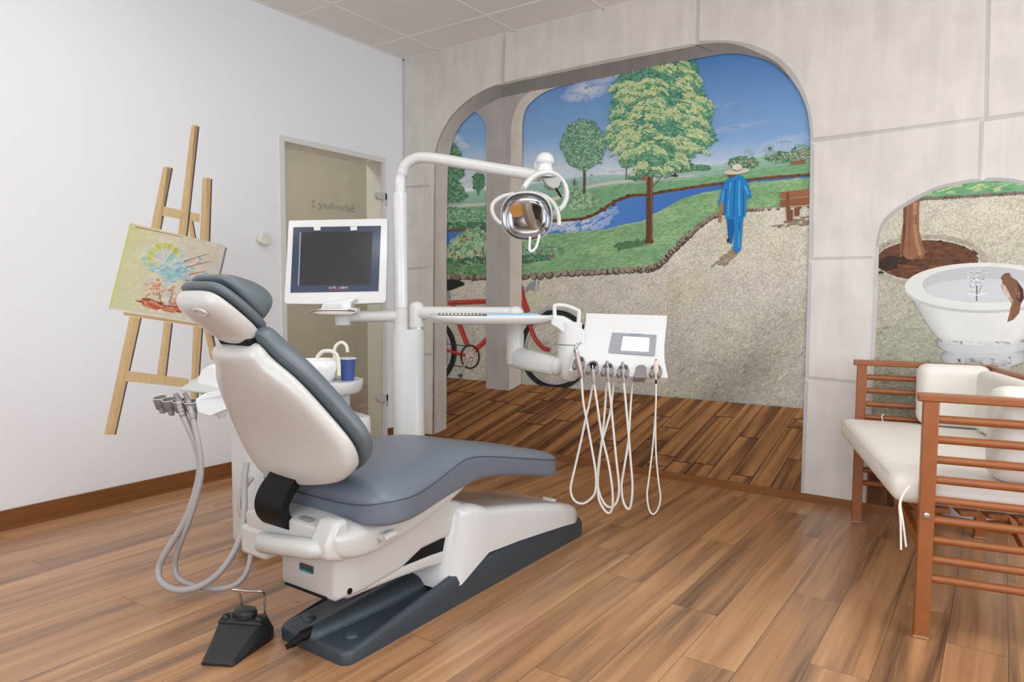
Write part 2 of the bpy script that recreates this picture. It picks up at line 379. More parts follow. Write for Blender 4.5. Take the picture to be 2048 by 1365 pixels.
# ------------------------------------------------------------------ dental chair
XC = 1.935
chair = thing('dental_chair', 'grey padded dental treatment chair with reclined backrest and white lift arm', 'dental chair', (XC, -1.8, 0))
# dark floor plate
pl = MB()
def outline(z, g, top=False):
    """plan outline of the plate shrunk by g"""
    x0, x1, ya, yb = 1.785+g, 2.10-g, -2.45+g, -1.14-g
    pts = []
    r = 0.05
    def arc(cx, cy, r, a0, a1, n=5): return [(cx+r*math.cos(math.radians(a0+(a1-a0)*i/n)), cy+r*math.sin(math.radians(a0+(a1-a0)*i/n))) for i in range(n+1)]
    pts += arc(x0+r, ya+r, r, 180, 270); pts += arc(x1-r*0.6, ya+r*0.6, r*0.6, 270, 360)
    pts += [(x1, -1.9), (x1, -1.5)]
    pts += arc(x1-0.09, yb+0.09-0.09, 0.09, 0, 90); pts += arc(x0+0.09, yb, 0.09, 90, 180)
    pts += [(x0, -1.5), (x0, -1.9)]
    def h(y):
        k = min(1, max(0, (y+2.0)/0.12)); k = k*k*(3-2*k)
        return z*(1+k*2.0) if y < -1.2 else z*(3.0-1.4*min(1, (y+1.2)/0.1))
    return [(x, y, h(y) if z > 0.002 else z) for x, y in pts]
pl.rings([outline(0.0, 0.0), outline(0.028, 0.0), outline(0.038, 0.006), outline(0.042, 0.016)])
base = pl.build('floor_plate', M_base, chair, ang=50)
for x, y in ((1.845, -2.37), (2.035, -2.37), (2.04, -2.12)): MB().lathe((x, y, 0.040), [(0.022, 0), (0.021, 0.006), (0.014, 0.012), (0.004, 0.014)], 20).build('bolt_cap', M_base, base)
hump = MB()
hump.rings([[(1.94+w_*math.cos(a), y, 0.038+h*math.sin(a)) for a in [PI*i/10 for i in range(11)]] for y, w_, h in ((-2.455, 0.020, 0.018), (-2.445, 0.030, 0.030), (-2.42, 0.034, 0.036), (-2.2, 0.055, 0.048), (-1.98, 0.075, 0.055))])
hump.build('cable_hump', M_base, base, ang=60)
b = MB().tube(smooth_path([(1.94, -2.43, 0.055), (1.938, -2.47, 0.053), (1.93, -2.50, 0.04), (1.925, -2.515, 0.035)], 5), [0.016]*6+[0.012]*5+[0.008]*5, 12)
b.build('cable_gland', M_black, base)
# white foot cover at the leg end, grey skirt below comes from the plate
cv = MB()
def cover_ring(y, xl, xr, zt, zb, r=0.035):
    pts = [(xl, zb)]
    for cx, cz, a0, a1 in ((xl+r, zt-r, 180, 90), (xr-r, zt-r, 90, 0)):
        pts += [(cx+r*math.cos(math.radians(a0+(a1-a0)*i/5)), cz+r*math.sin(math.radians(a0+(a1-a0)*i/5))) for i in range(6)]
    pts.append((xr, zb)); return [(x, y, z) for x, z in pts]
cv.rings([cover_ring(y, xl, xr, zt, zb) for y, xl, xr, zt, zb in (
    (-2.045, 1.83, 2.06, 0.325, 0.066), (-2.02, 1.80, 2.088, 0.328, 0.060), (-1.97, 1.775, 2.103, 0.322, 0.066), (-1.88, 1.765, 2.107, 0.305, 0.108), (-1.80, 1.765, 2.105, 0.290, 0.131),
    (-1.6, 1.765, 2.105, 0.252, 0.118), (-1.4, 1.77, 2.105, 0.208, 0.098), (-1.28, 1.775, 2.104, 0.178, 0.085), (-1.2, 1.785, 2.102, 0.155, 0.074), (-1.155, 1.80, 2.096, 0.138, 0.068), (-1.125, 1.83, 2.07, 0.122, 0.068), (-1.112, 1.86, 2.03, 0.10, 0.068))])
for p in cv.v:
    if p.y < -1.78: p.y += (0.035+(p.z-0.10)*0.28)*min(1, (-1.78-p.y)/0.16)
cov = cv.build('foot_cover', M_cover, chair, ang=60)
MB().box((1.99, -1.21, 0.161), (0.055, 0.022, 0.012), Matrix.Rotation(math.radians(-16), 3, 'X')).build('clear_clip', mat('clear_clip_plastic', rgb(236, 238, 236), 0.2), cov, bevel=0.003)
# lift arm housing between plate and seat
h = MB()
def lift_ring(y, xl, xr, zb, zt, r=0.02):
    pts = []
    for cx, cz, a0 in ((xr-r, zb+r, -90), (xr-r, zt-r, 0), (xl+r, zt-r, 90), (xl+r, zb+r, 180)):
        pts += [(cx+r*math.cos(math.radians(a0+90*i/4)), y, cz+r*math.sin(math.radians(a0+90*i/4))) for i in range(5)]
    return pts
h.rings([lift_ring(*a) for a in ((-2.455, 1.835, 2.055, 0.185, 0.33), (-2.445, 1.822, 2.066, 0.176, 0.345), (-2.36, 1.82, 2.068, 0.172, 0.40), (-2.2, 1.82, 2.068, 0.185, 0.41), (-2.10, 1.82, 2.068, 0.222, 0.40), (-2.0, 1.82, 2.068, 0.226, 0.37), (-1.9, 1.82, 2.068, 0.22, 0.33))])
lift = h.build('lift_housing', M_shell, chair, ang=50)
h = MB()
h.rings([lift_ring(*a, 0.012) for a in ((-2.40, 1.83, 2.06, 0.168, 0.19), (-2.2, 1.83, 2.062, 0.162, 0.195), (-2.05, 1.83, 2.062, 0.150, 0.190), (-1.9, 1.83, 2.062, 0.125, 0.178))])
h.build('lower_link', M_shell, lift, ang=50)
MB().box2((1.86, -2.2, 0.17), (2.056, -1.92, 0.25)).build('link_shadow_gap', M_black, lift)
MB().lathe((2.063, -2.405, 0.196), [(0.009, 0), (0.009, 0.006)], 20, (1, 0, 0)).build('hole_plug', M_black, lift)
h = MB(); h.box2((1.715, -2.515, 0.262), (1.835, -2.34, 0.352)); h.build('side_box', M_shell, lift, bevel=0.014)
pt = MB().box((1.947, -2.4585, 0.252), (0.056, 0.005, 0.020)); dp = pt.build('rear_display', mat('dark_display', rgb(52, 60, 66), 0.25), lift, bevel=0.001)
MB().box((1.947, -2.4618, 0.2455), (0.052, 0.002, 0.006)).build('teal_stripe', mat('teal_film', rgb(34, 134, 150), 0.4), dp)
MB().box2((1.85, -2.460, 0.181), (2.03, -2.452, 0.187)).build('slot', M_black, lift)

# seat carrier (white) with the rounded rear handle
s = MB()
def carrier_ring(y, w_, zt, zb):
    q = [(1.0, zt), (1.0, zb+(zt-zb)*0.5), (0.99, zb+0.018), (0.955, zb+0.004), (0.88, zb), (0.4, zb)]
    return [(XC+w_*a, y, z) for a, z in q]+[(XC-w_*a, y, z) for a, z in reversed(q)]
s.rings([carrier_ring(*a) for a in ((-2.515, 0.17, 0.405, 0.385), (-2.512, 0.196, 0.410, 0.350), (-2.50, 0.204, 0.415, 0.330), (-2.45, 0.210, 0.420, 0.314), (-2.37, 0.212, 0.420, 0.308), (-2.27, 0.212, 0.420, 0.322), (-2.15, 0.210, 0.425, 0.347), (-2.05, 0.205, 0.425, 0.369), (-1.96, 0.192, 0.425, 0.390), (-1.89, 0.17, 0.425, 0.404), (-1.86, 0.13, 0.424, 0.412))])
car = s.build('seat_carrier', M_shell, chair, sub=2)
MB().tube([(1.838, -2.49, 0.325), (1.84, -2.523, 0.328), (1.855, -2.534, 0.329), (2.0, -2.534, 0.347), (2.07, -2.534, 0.356), (2.09, -2.52, 0.356), (2.096, -2.49, 0.356)], [0.020, 0.026, 0.028, 0.028, 0.027, 0.024, 0.018], 16).build('rear_bar', M_shell, car, ang=70)
s = MB().prism([(2.05, -2.535, 0.335), (2.05, -2.535, 0.375), (2.05, -2.50, 0.432), (2.05, -2.46, 0.432), (2.05, -2.44, 0.330), (2.05, -2.48, 0.315)], (0.078, 0, 0)); s.build('corner_gusset', M_shell, car, bevel=0.014)
ex = (0.0, 1, 0.10)
lv = MB().tube([(2.14, -2.36, 0.358), (2.162, -2.36, 0.358)], 0.012, 16); lv.tube([(2.160, -2.365, 0.356), (2.164, -2.325, 0.362)], 0.0125, 16); lv.build('release_lever', mat('grey_lever', rgb(196, 194, 192), 0.35), car)

# seat cushion: sections along y  (half width, seam height, crown height, underside)
seat = MB()
ST = [(-2.425, 0.17, 0.452, 0.470, 0.418), (-2.418, 0.225, 0.462, 0.492, 0.402), (-2.395, 0.258, 0.468, 0.515, 0.394), (-2.34, 0.276, 0.468, 0.532, 0.392), (-2.27, 0.272, 0.467, 0.538, 0.392),
      (-2.16, 0.240, 0.471, 0.542, 0.394), (-2.06, 0.218, 0.485, 0.546, 0.398), (-1.97, 0.206, 0.500, 0.548, 0.404), (-1.88, 0.198, 0.491, 0.535, 0.412), (-1.75, 0.191, 0.464, 0.503, 0.394), (-1.6, 0.187, 0.430, 0.468, 0.362),
      (-1.46, 0.184, 0.398, 0.436, 0.328), (-1.37, 0.178, 0.378, 0.414, 0.306), (-1.315, 0.155, 0.366, 0.396, 0.298), (-1.295, 0.12, 0.360, 0.380, 0.302)]
def seat_ring(y, w_, zs, zt, zb):
    q = [(0.94, zb), (0.995, zb+0.010), (1.0, (zb+zs)/2), (1.0, zs-0.004), (0.985, zs+0.010), (0.90, zs+(zt-zs)*0.62), (0.70, zs+(zt-zs)*0.92), (0.35, zt-0.002), (0, zt-0.004)]
    r = [(XC+w_*a, y, z) for a, z in q]
    return r+[(XC-w_*a, y, z) for a, z in reversed(q[:-1])]
seat.rings([seat_ring(*a) for a in ST])
cush = seat.build('seat_cushion', M_grayb, chair, sub=2)
sp = [(XC+w_+0.0004, y, zs+0.002) for y, w_, zs, zt, zb in ST[2:-1]][::-1]+[(XC+0.222, -2.421, 0.464), (XC+0.17, -2.4275, 0.458), (XC+0.1, -2.4285, 0.455), (XC-0.1, -2.4285, 0.455), (XC-0.17, -2.4275, 0.458), (XC-0.222, -2.421, 0.464)]+[(XC-w_-0.0004, y, zs+0.002) for y, w_, zs, zt, zb in ST[2:-1]]
MB().tube(smooth_path(sp, 5), 0.0013, 6).build('seam', M_seam, cush)

# backrest: plane leans back; n = outward normal of the padded side
BA = math.radians(33); Dn = Vector((0, math.cos(BA), math.sin(BA)))
def bpt(x, z, n):
    z = z+(x-XC)*0.14*max(0, min(1, (0.68-z)/0.14))
    return Vector((x, -2.43-(z-0.53)*0.65, z))+Dn*n
BO = [(0.518, 0.150), (0.524, 0.186), (0.538, 0.214), (0.565, 0.234), (0.60, 0.243), (0.635, 0.243), (0.68, 0.230), (0.73, 0.206), (0.775, 0.184), (0.815, 0.158), (0.845, 0.122), (0.865, 0.102), (0.885, 0.096), (0.897, 0.085)]
def shell_ring(z, w_, d=1.0, g=0.0):
    q = [(1.0, 0.012), (1.01, -0.012), (0.985, -0.030), (0.92, -0.042), (0.6, -0.052), (0.25, -0.056), (0, -0.057)]
    r = [bpt(XC+w_*a, z, 0.022+n*d) for a, n in q]
    return r+[bpt(XC-w_*a, z, 0.022+n*d) for a, n in reversed(q[:-1])]
sh = MB(); L_ = [shell_ring(0.514, 0.10, 0.4)]+[shell_ring(z, w_, 0.9 if i in (0, len(BO)-1) else 1+0.45*max(0, min(1, (0.66-z)/0.1))) for i, (z, w_) in enumerate(BO)]+[shell_ring(0.901, 0.07, 0.5)]
sh.rings(L_); shell = sh.build('backrest_shell', M_shell, chair, sub=2)
cu = MB()
def bc_ring(z, w_, d=1.0):
    q = [(0.97, 0.028), (1.0, 0.036), (1.01, 0.052), (0.98, 0.07), (0.85, 0.082), (0.5, 0.082), (0, 0.078)]
    r = [bpt(XC+w_*a, z, 0.034+(n-0.034)*d) for a, n in q]
    return r+[bpt(XC-w_*a, z, 0.034+(n-0.034)*d) for a, n in reversed(q[:-1])]
BCU = [(0.500, 0.13, 0.35), (0.510, 0.18, 0.8), (0.535, 0.225, 1), (0.575, 0.256, 1), (0.63, 0.266, 1), (0.68, 0.252, 1), (0.735, 0.226, 1), (0.785, 0.20, 1), (0.825, 0.17, 1), (0.855, 0.135, 1), (0.885, 0.112, 1), (0.915, 0.098, 0.9), (0.925, 0.075, 0.45)]
cu.rings([bc_ring(*a) for a in BCU]); cu.build('backrest_cushion', M_gray, chair, sub=2)
# black bracket that carries the backrest
br = MB()
prof = smooth_path([(0, -2.430, 0.600), (0, -2.452, 0.565), (0, -2.485, 0.525), (0, -2.524, 0.485), (0, -2.542, 0.445), (0, -2.535, 0.405), (0, -2.505, 0.368), (0, -2.49, 0.352)], 5)
ri = []
for i, p in enumerate(prof):
    t_ = (prof[min(i+1, len(prof)-1)]-prof[max(i-1, 0)]).normalized(); nn = Vector((0, t_.z, -t_.y))
    if nn.y < 0: nn = -nn
    ri.append([(XC-0.108, p.y, p.z), (XC+0.012, p.y, p.z), (XC+0.012, p.y+nn.y*0.03, p.z+nn.z*0.03), (XC-0.108, p.y+nn.y*0.03, p.z+nn.z*0.03)])
br.rings(ri); br.build('back_bracket', M_black, chair, bevel=0.006, ang=50)
MB().box((XC+0.060, -2.492, 0.412), (0.05, 0.02, 0.012)).build('bracket_plate', M_clip, chair, bevel=0.003)

# headrest
HA = math.radians(52); hd = Vector((0, -math.sin(HA), math.cos(HA))); hn = Vector((0, math.cos(HA), math.sin(HA)))
HB = Vector((XC-0.004, -2.640, 0.936))
def hp(x, s_, n): return HB+hd*s_+hn*n+Vector((x, 0, 0))
def head_ring(s_, w_, q):
    r = [hp(w_*a, s_, n) for a, n in q]
    return r+[hp(-w_*a, s_, n) for a, n in reversed(q[:-1])]
qs = [(1.0, 0.012), (1.01, -0.004), (0.96, -0.022), (0.75, -0.036), (0.4, -0.042), (0, -0.044)]
K1 = 0.75
def hst(l): return [(s_*K1, w_*0.80, d) for s_, w_, d in l]
hs = MB().rings([head_ring(s_, w_, [(a, n*d) for a, n in qs]) for s_, w_, d in hst(((-0.012, 0.055, 0.4), (-0.004, 0.085, 0.9), (0.02, 0.104, 1), (0.07, 0.114, 1), (0.13, 0.115, 1), (0.18, 0.112, 1), (0.215, 0.098, 0.9), (0.228, 0.062, 0.4)))])
hsh = hs.build('headrest_shell', M_shell, chair, sub=2)
q1 = [(0.97, 0.010), (1.02, 0.016), (1.03, 0.026), (0.98, 0.034), (0.6, 0.036), (0, 0.036)]
h1 = MB().rings([head_ring(s_, w_, [(a, 0.022+(n-0.022)*d) for a, n in q1]) for s_, w_, d in hst(((-0.018, 0.06, 0.4), (-0.010, 0.092, 0.9), (0.02, 0.108, 1), (0.07, 0.118, 1), (0.13, 0.120, 1), (0.18, 0.116, 1), (0.22, 0.102, 0.9), (0.235, 0.064, 0.4)))])
h1.build('headrest_base_pad', M_gray, chair, sub=2)
q2 = [(0.95, 0.034), (1.03, 0.045), (1.04, 0.069), (0.95, 0.086), (0.70, 0.095), (0.35, 0.088), (0, 0.081)]
h2 = MB().rings([head_ring(s_, w_, [(a, 0.05+(n-0.05)*d) for a, n in q2]) for s_, w_, d in hst(((0.0, 0.05, 0.35), (0.006, 0.085, 0.95), (0.030, 0.104, 1.30), (0.075, 0.113, 1.32), (0.125, 0.114, 1.08), (0.17, 0.110, 0.74), (0.205, 0.098, 0.42), (0.222, 0.06, 0.15)))])
h2.build('headrest_cushion', M_gray, chair, sub=2)
# oval latch ring in the headrest shell
ring = [hp(0.035+0.022*math.cos(a), 0.140+0.013*math.sin(a), -0.040) for a in [2*PI*i/28 for i in range(29)]]
MB().tube(ring, 0.0035, 8).build('latch_ring', M_shell, hsh)
# neck between headrest and backrest
MB().box((XC, -2.642, 0.913), (0.13, 0.05, 0.05), Matrix.Rotation(BA, 3, 'X')).build('neck_joint', M_black, chair, bevel=0.008)
# ------------------------------------------------------------------ dental unit: column, spittoon, arms, console
UX, UY = 1.285, -1.325                          # column axis
unit = thing('dental_unit', 'white dental unit with tall column, spittoon and jointed arms behind the treatment chair', 'dental unit', (UX, UY, 0))
# lower column: rounded-rectangle section
ax_r = Vector((_rt.x, _rt.y, 0)).normalized(); ax_f = Vector((_fw.x, _fw.y, 0)).normalized()
def at_col(a, b_, z): return Vector((UX, UY, z))+ax_r*a+ax_f*b_
def oval(a0, wa, wb, z, r, n=6):
    pts = []
    for sx_, sy_, st in ((1, -1, -90), (1, 1, 0), (-1, 1, 90), (-1, -1, 180)):
        for i in range(n+1):
            an = math.radians(st+90*i/n)
            pts.append(at_col(a0+sx_*(wa-r)+r*math.cos(an), sy_*(wb-r)+r*math.sin(an), z))
    return pts
MB().rings([oval(0, 0.072, 0.06, 0.0, 0.05), oval(0, 0.072, 0.06, 0.868, 0.05), oval(0, 0.070, 0.058, 0.872, 0.05)]).build('column', M_white, unit, ang=60)
PA = -0.037; AB = 0.037                          # pole and arm pivot, left and right on the column
b = MB(); b.lathe(at_col(PA, 0, 0.870), [(0.0345, 0), (0.0345, 0.030), (0.033, 0.0315), (0.0345, 0.033), (0.0345, 0.088), (0.033, 0.0895), (0.0335, 0.091), (0.0335, 0.10)], 28)
b.build('pole_collar', M_white, unit)
b = MB()
b.lathe(at_col(AB, 0, 0.872), [(0.032, 0), (0.032, 0.010)], 28); b.build('chrome_ring', M_chrome, unit)
el = MB(); A0 = at_col(AB, 0, 0); 
el.lathe(Vector((A0.x, A0.y, 0.883)), [(0.034, 0), (0.0345, 0.085), (0.031, 0.102), (0.022, 0.113), (0.008, 0.118)], 28)
el.build('arm_pivot', M_white, unit)
J = P(1031, 640, 3.10)                           # elbow joint of the console arm
a0 = Vector((A0.x, A0.y, 0.948)); 
MB().tube([a0, Vector((J.x, J.y, 0.952))], 0.030, 20).build('upper_arm', M_white, unit)
el = MB(); el.lathe(Vector((J.x, J.y, 0.80)), [(0.036, 0), (0.0365, 0.10), (0.0365, 0.145), (0.034, 0.165), (0.024, 0.180), (0.008, 0.185)], 28)
el.build('elbow', M_white, unit)
# lower arm: from the elbow down to the console bracket
K = P(1110, 733, 2.97)
s0 = Vector((J.x, J.y, 0.80)); 
lo = MB(); lo.lathe(Vector((J.x, J.y, 0.715)), [(0.020, 0), (0.037, 0.018), (0.0385, 0.05), (0.0385, 0.145), (0.036, 0.15)], 28); lo.build('elbow_housing', M_white, unit)
dirn = (K-Vector((J.x, J.y, 0.762))).normalized(); sd = dirn.cross(Vector((0, 0, 1))).normalized(); u2 = sd.cross(dirn)
def osec(p, a, b_, n=20): return [p+sd*a*math.copysign(abs(math.cos(q))**0.7, math.cos(q))+u2*b_*math.copysign(abs(math.sin(q))**0.7, math.sin(q)) for q in [2*PI*i/n for i in range(n)]]
st = Vector((J.x, J.y, 0.762))
MB().rings([osec(st+dirn*d, a, a*1.12) for d, a in ((0, 0.036), (0.03, 0.041), (0.1, 0.041), ((K-st).length-0.02, 0.036), ((K-st).length, 0.034))]).build('lower_arm', M_white, unit)
MB().sphere(K+dirn*0.002, 0.040, 20, (0.75, 0.75, 1.0)).build('arm_end_cap', mat('pale_grey_cap', rgb(205, 205, 202), 0.3), unit)
# console bracket: upright bowl behind the console
BX = P(1139, 700, 2.99); bk = MB(); zb_, zm_, zu_ = P(1139, 764, 2.99).z, P(1139, 689, 2.99).z, P(1139, 645, 2.99).z
bk.lathe(Vector((BX.x, BX.y, zb_)), [(0.006, 0.0), (0.024, 0.004), (0.042, 0.018), (0.050, 0.042), (0.052, 0.08), (0.052, zm_-zb_-0.002)], 28)
bk.build('bracket_bowl', M_white, unit, ang=60)
MB().lathe(Vector((BX.x, BX.y, zm_-0.003)), [(0.050, 0), (0.050, 0.004)], 28).build('bracket_gap', M_black, unit)
MB().lathe(Vector((BX.x, BX.y, zm_+0.001)), [(0.052, 0.0), (0.052, zu_-zm_)], 28).build('bracket_neck', M_white, unit)
sw = [P(1099, 631, 2.94), P(1128, 633, 2.94), P(1150, 646, 2.94), P(1170, 662, 2.94), P(1172, 705, 2.94), P(1150, 688, 2.94), P(1115, 658, 2.94), P(1101, 650, 2.94)]
MB().prism(sw, ax_f*0.10).build('bracket_wing', M_white, unit, bevel=0.008, ang=60)
hdl = MB().tube(smooth_path([P(1110, 640, 2.95), P(1109, 616, 2.95), P(1112, 611, 2.95), P(1132, 612, 2.95), P(1155, 621, 2.95), P(1158, 627, 2.95), P(1156, 655, 2.95)], 5), 0.0085, 10)
hdl.build('grip_handle', M_white, unit)
# instrument tray on the bracket's rail
T0 = P(945, 641, 2.95); tz = 0.958
tr_ = MB(); cxT, cyT = T0.x, T0.y
L1_ = P(851, 636, 2.92); R1_ = P(1108, 629, 2.96)
def tray_ring(k, z):
    c = (L1_+R1_)/2; hx = (R1_-L1_).length/2*k; e = (R1_-L1_); e.z = 0; e.normalize(); f_ = Vector((-e.y, e.x, 0))
    pts = []
    for i in range(48):
        a = 2*PI*i/48; ca, sa = math.cos(a), math.sin(a)
        px_ = hx*math.copysign(abs(ca)**0.75, ca); wy = 0.125*(1-0.18*ca)*k
        pts.append(Vector((c.x, c.y, z))+e*px_+f_*wy*math.copysign(abs(sa)**0.85, sa))
    return pts
zt_ = tz-0.008
tr_.rings([tray_ring(0.72, zt_-0.036), tray_ring(0.88, zt_-0.030), tray_ring(0.985, zt_-0.012), tray_ring(1.0, zt_-0.002), tray_ring(0.992, zt_), tray_ring(0.955, zt_-0.001), tray_ring(0.93, zt_-0.006)])
tray = tr_.build('instrument_tray', M_lacq, unit, ang=50)
MB().tube([P(1030, 644, 2.97), P(1104, 641, 2.97)], 0.015, 14).build('tray_rail', M_white, unit)
# console
cTL, cTR, cBR, cBL = P(1172, 626, 3.04), P(1335, 631, 3.04), P(1336, 756, 2.86), P(1138, 741, 2.86)
cn = (cTR-cTL).cross(cTL-cBL).normalized()
if cn.z < 0: cn = -cn
ce_ = (cTR-cTL).normalized(); cu_ = ((cTL+cTR)/2-(cBL+cBR)/2).normalized()
def cpt(s_, t_, n=0.0):                          # s 0..1 left to right, t 0..1 bottom to top
    a = cBL.lerp(cBR, s_); b_ = cTL.lerp(cTR, s_); return a.lerp(b_, t_)+cn*n
con = MB()
SL = [(0.0, 0.0, 0), (0.0, 0.03, 0), (0.0, 0.12, 0), (0.012, 0.3, 0), (0.03, 0.5, 0), (0.03, 0.8, 0), (0.0, 1.0, 0), (0.5, 1.0, 0), (1.0, 1.0, 0), (0.985, 0.8, 0), (0.965, 0.5, 0), (0.965, 0.3, 0), (0.985, 0.12, 0), (1.0, 0.03, 0), (1.0, 0.0, 0), (0.5, -0.03, 0)]
con.rings([[cpt(s_, t_, -0.045 if t_ > 0.2 else -0.034) for s_, t_, q in SL], [cpt(s_, t_, -0.003) for s_, t_, q in SL], [cpt(0.5+(s_-0.5)*0.985, 0.5+(t_-0.5)*0.985, 0.0) for s_, t_, q in SL]])
console = con.build('console', M_lacq, unit, ang=35)
# display in the console
def cpx(px, py, n):                              # point of the console's face seen at a pixel
    d = ray(px, py); return EYE+d*((cBL-EYE).dot(cn)/d.dot(cn))+cn*n
q = [cpx(*p, 0.0012) for p in ((1225, 666), (1313, 671), (1309, 712), (1217, 706))]
dsp = MB().prism(q, cn*0.001).build('display', mat('grey_display_frame', rgb(154, 158, 164), 0.3), console, smooth=False)
q = [cpx(*p, 0.0026) for p in ((1246, 674), (1299, 677), (1297, 705), (1241, 702))]
MB().prism(q, cn*0.0006).build('display_screen', mat('lit_display', rgb(240, 246, 250), 0.2, emit=0.55), console, smooth=False)
q0 = cpx(1273, 671.5, 0.003)
text_mb('ULTRADENT', 0.011, q0, ce_, cu_).build('display_lettering', mat('blue_display_letters', rgb(70, 140, 200), 0.4, emit=0.1), console, smooth=False, fix=False)
text_mb('ultimate', 0.008, cpx(1232, 689, 0.003), ce_, cu_).build('display_caption', mat('pale_display_letters', rgb(205, 208, 212), 0.4), console, smooth=False, fix=False)
# holders on the console's front edge
HOLD = [(1158, 726), (1185, 735), (1215, 739), (1246, 742), (1281, 745), (1311, 742)]
for i, (hx, hy) in enumerate(HOLD):
    c = cpx(hx, hy, 0.0); b = MB()
    if i == 4:
        pr = [c+ce_*(0.021*math.cos(a))+cu_*(0.016+0.018*math.sin(a)) for a in [PI*k/12 for k in range(13)]]+[c-ce_*0.021-cu_*0.018, c+ce_*0.021-cu_*0.018]
        b.prism([p+cn*0.0005 for p in pr], cn*0.006); b.prism([c+ce_*a-cu_*0.030+cn*d for a, d in ((-0.025, -0.03), (0.025, -0.03), (0.025, 0.006), (-0.025, 0.006))], cu_*0.022)
        b.build('blind_cover', M_clip, console, bevel=0.003)
        continue
    n = 16
    for ro, ri_, h_ in ((0.0215, 0.0145, 0.008),):
        out = []
        arc_o = [c+ce_*(ro*math.cos(a))+cu_*(0.006+ro*1.05*math.sin(a)) for a in [-0.5+(PI+1.0)*k/n for k in range(n+1)]]
        arc_i = [c+ce_*(ri_*math.cos(a))+cu_*(0.006+ri_*1.05*math.sin(a)) for a in [-0.5+(PI+1.0)*k/n for k in range(n+1)]]
        for k in range(n): b.rings([[arc_o[k], arc_o[k]+cn*h_, arc_i[k]+cn*h_, arc_i[k]], [arc_o[k+1], arc_o[k+1]+cn*h_, arc_i[k+1]+cn*h_, arc_i[k+1]]])
    for sg in (-1, 1):
        b.prism([c+ce_*sg*0.009+cn*0.001-cu_*0.008, c+ce_*sg*0.024+cn*0.001-cu_*0.006, c+ce_*sg*0.0255-cu_*0.026, c+ce_*sg*0.017-cu_*0.042, c+ce_*sg*0.008-cu_*0.036], cn*0.022)
    hd_ = b.build('holder', M_clip, console, bevel=0.0015)
    MB().lathe(c+cu_*0.006, [(0.0145, 0.0008), (0.0145, 0.002)], 24, cn).build('holder_socket', M_black, hd_)
# spittoon side: body, table and bowl
BD = P(690, 900, 3.02); 
bx0 = Vector((1.275, -1.62, 0))
body = MB()
e1 = (Vector((1.352, -1.612, 0))-Vector((1.20, -2.13, 0))); Lb = e1.length; e1.normalize(); e2 = Vector((-e1.y, e1.x, 0))
bo = Vector((1.20, -2.13, 0))
def body_ring(z, g=0.0, r=0.05, n=6, d=0.24):
    pts = []
    for cx, cy, st in ((r, r, 180), (Lb-r, r, 270), (Lb-r, d-r, 0), (r, d-r, 90)):
        for i in range(n+1):
            a = math.radians(st+90*i/n); pts.append(bo+e1*(cx+(r-g)*math.cos(a))+e2*(cy+(r-g)*math.sin(a))+Vector((0, 0, z)))
    return pts
body.rings([body_ring(0.035), body_ring(0.50), body_ring(0.508, 0.004), body_ring(0.51, 0.012)])
bdy = body.build('unit_body', M_white, unit, ang=60)
MB().box(bo+e1*0.3+e2*0.12+Vector((0, 0, 0.018)), (0.2, 0.4, 0.036), Matrix.Rotation(math.atan2(e1.y, e1.x)-PI/2, 3, 'Z')).build('unit_foot', M_base, unit)
neck_c = P(700, 800, 3.0)
MB().rings([[Vector((neck_c.x+0.06*math.cos(a)-0.05, neck_c.y+0.09*math.sin(a)-0.06, z)) for a in [2*PI*i/28 for i in range(28)]] for z in (0.505, 0.63)]).build('spittoon_neck', M_white, unit)
tc_ = P(668, 776, 2.98); tb = MB()
def tab_ring(k, z): return [Vector((tc_.x, tc_.y, z))+ax_r*(0.118*k*math.copysign(abs(math.cos(a))**0.8, math.cos(a)))+ax_f*(0.13*k*math.copysign(abs(math.sin(a))**0.8, math.sin(a))) for a in [2*PI*i/40 for i in range(40)]]
tz0 = 0.672
tb.rings([tab_ring(0.88, tz0-0.052), tab_ring(0.96, tz0-0.040), tab_ring(1.0, tz0-0.01), tab_ring(0.99, tz0-0.001), tab_ring(0.95, tz0+0.001), tab_ring(0.93, tz0-0.004), tab_ring(0.5, tz0-0.004)])
tb.build('spittoon_table', M_white, unit, ang=50)
bc = P(634, 750, 2.97); 
bw = MB().lathe((bc.x, bc.y, tz0-0.006), [(0.060, 0.0), (0.066, 0.004), (0.084, 0.024), (0.098, 0.048), (0.102, 0.066), (0.098, 0.084), (0.092, 0.092), (0.0885, 0.090), (0.088, 0.08), (0.07, 0.04), (0.03, 0.016), (0.012, 0.012)], 40)
bw.build('spittoon_bowl', M_porc, unit, ang=60)
b = MB().tube(smooth_path([P(678, 752, 2.93), P(677, 724, 2.93), P(673, 710, 2.93), P(662, 703, 2.93), P(648, 703, 2.93), P(640, 708, 2.93), P(634, 716, 2.93)], 6), 0.0085, 12)
b.build('bowl_rinse_spout', mat('ivory_plastic', rgb(232, 227, 215), 0.35), unit)
b = MB().tube(smooth_path([P(669, 756, 3.03), P(669, 706, 3.03), P(671, 694, 3.03), P(678, 687, 3.03), P(686, 686, 3.03), P(693, 693, 3.03), P(695, 705, 3.03)], 6), 0.0075, 12)
b.build('cup_filler_spout', MATS['ivory_plastic'], unit)
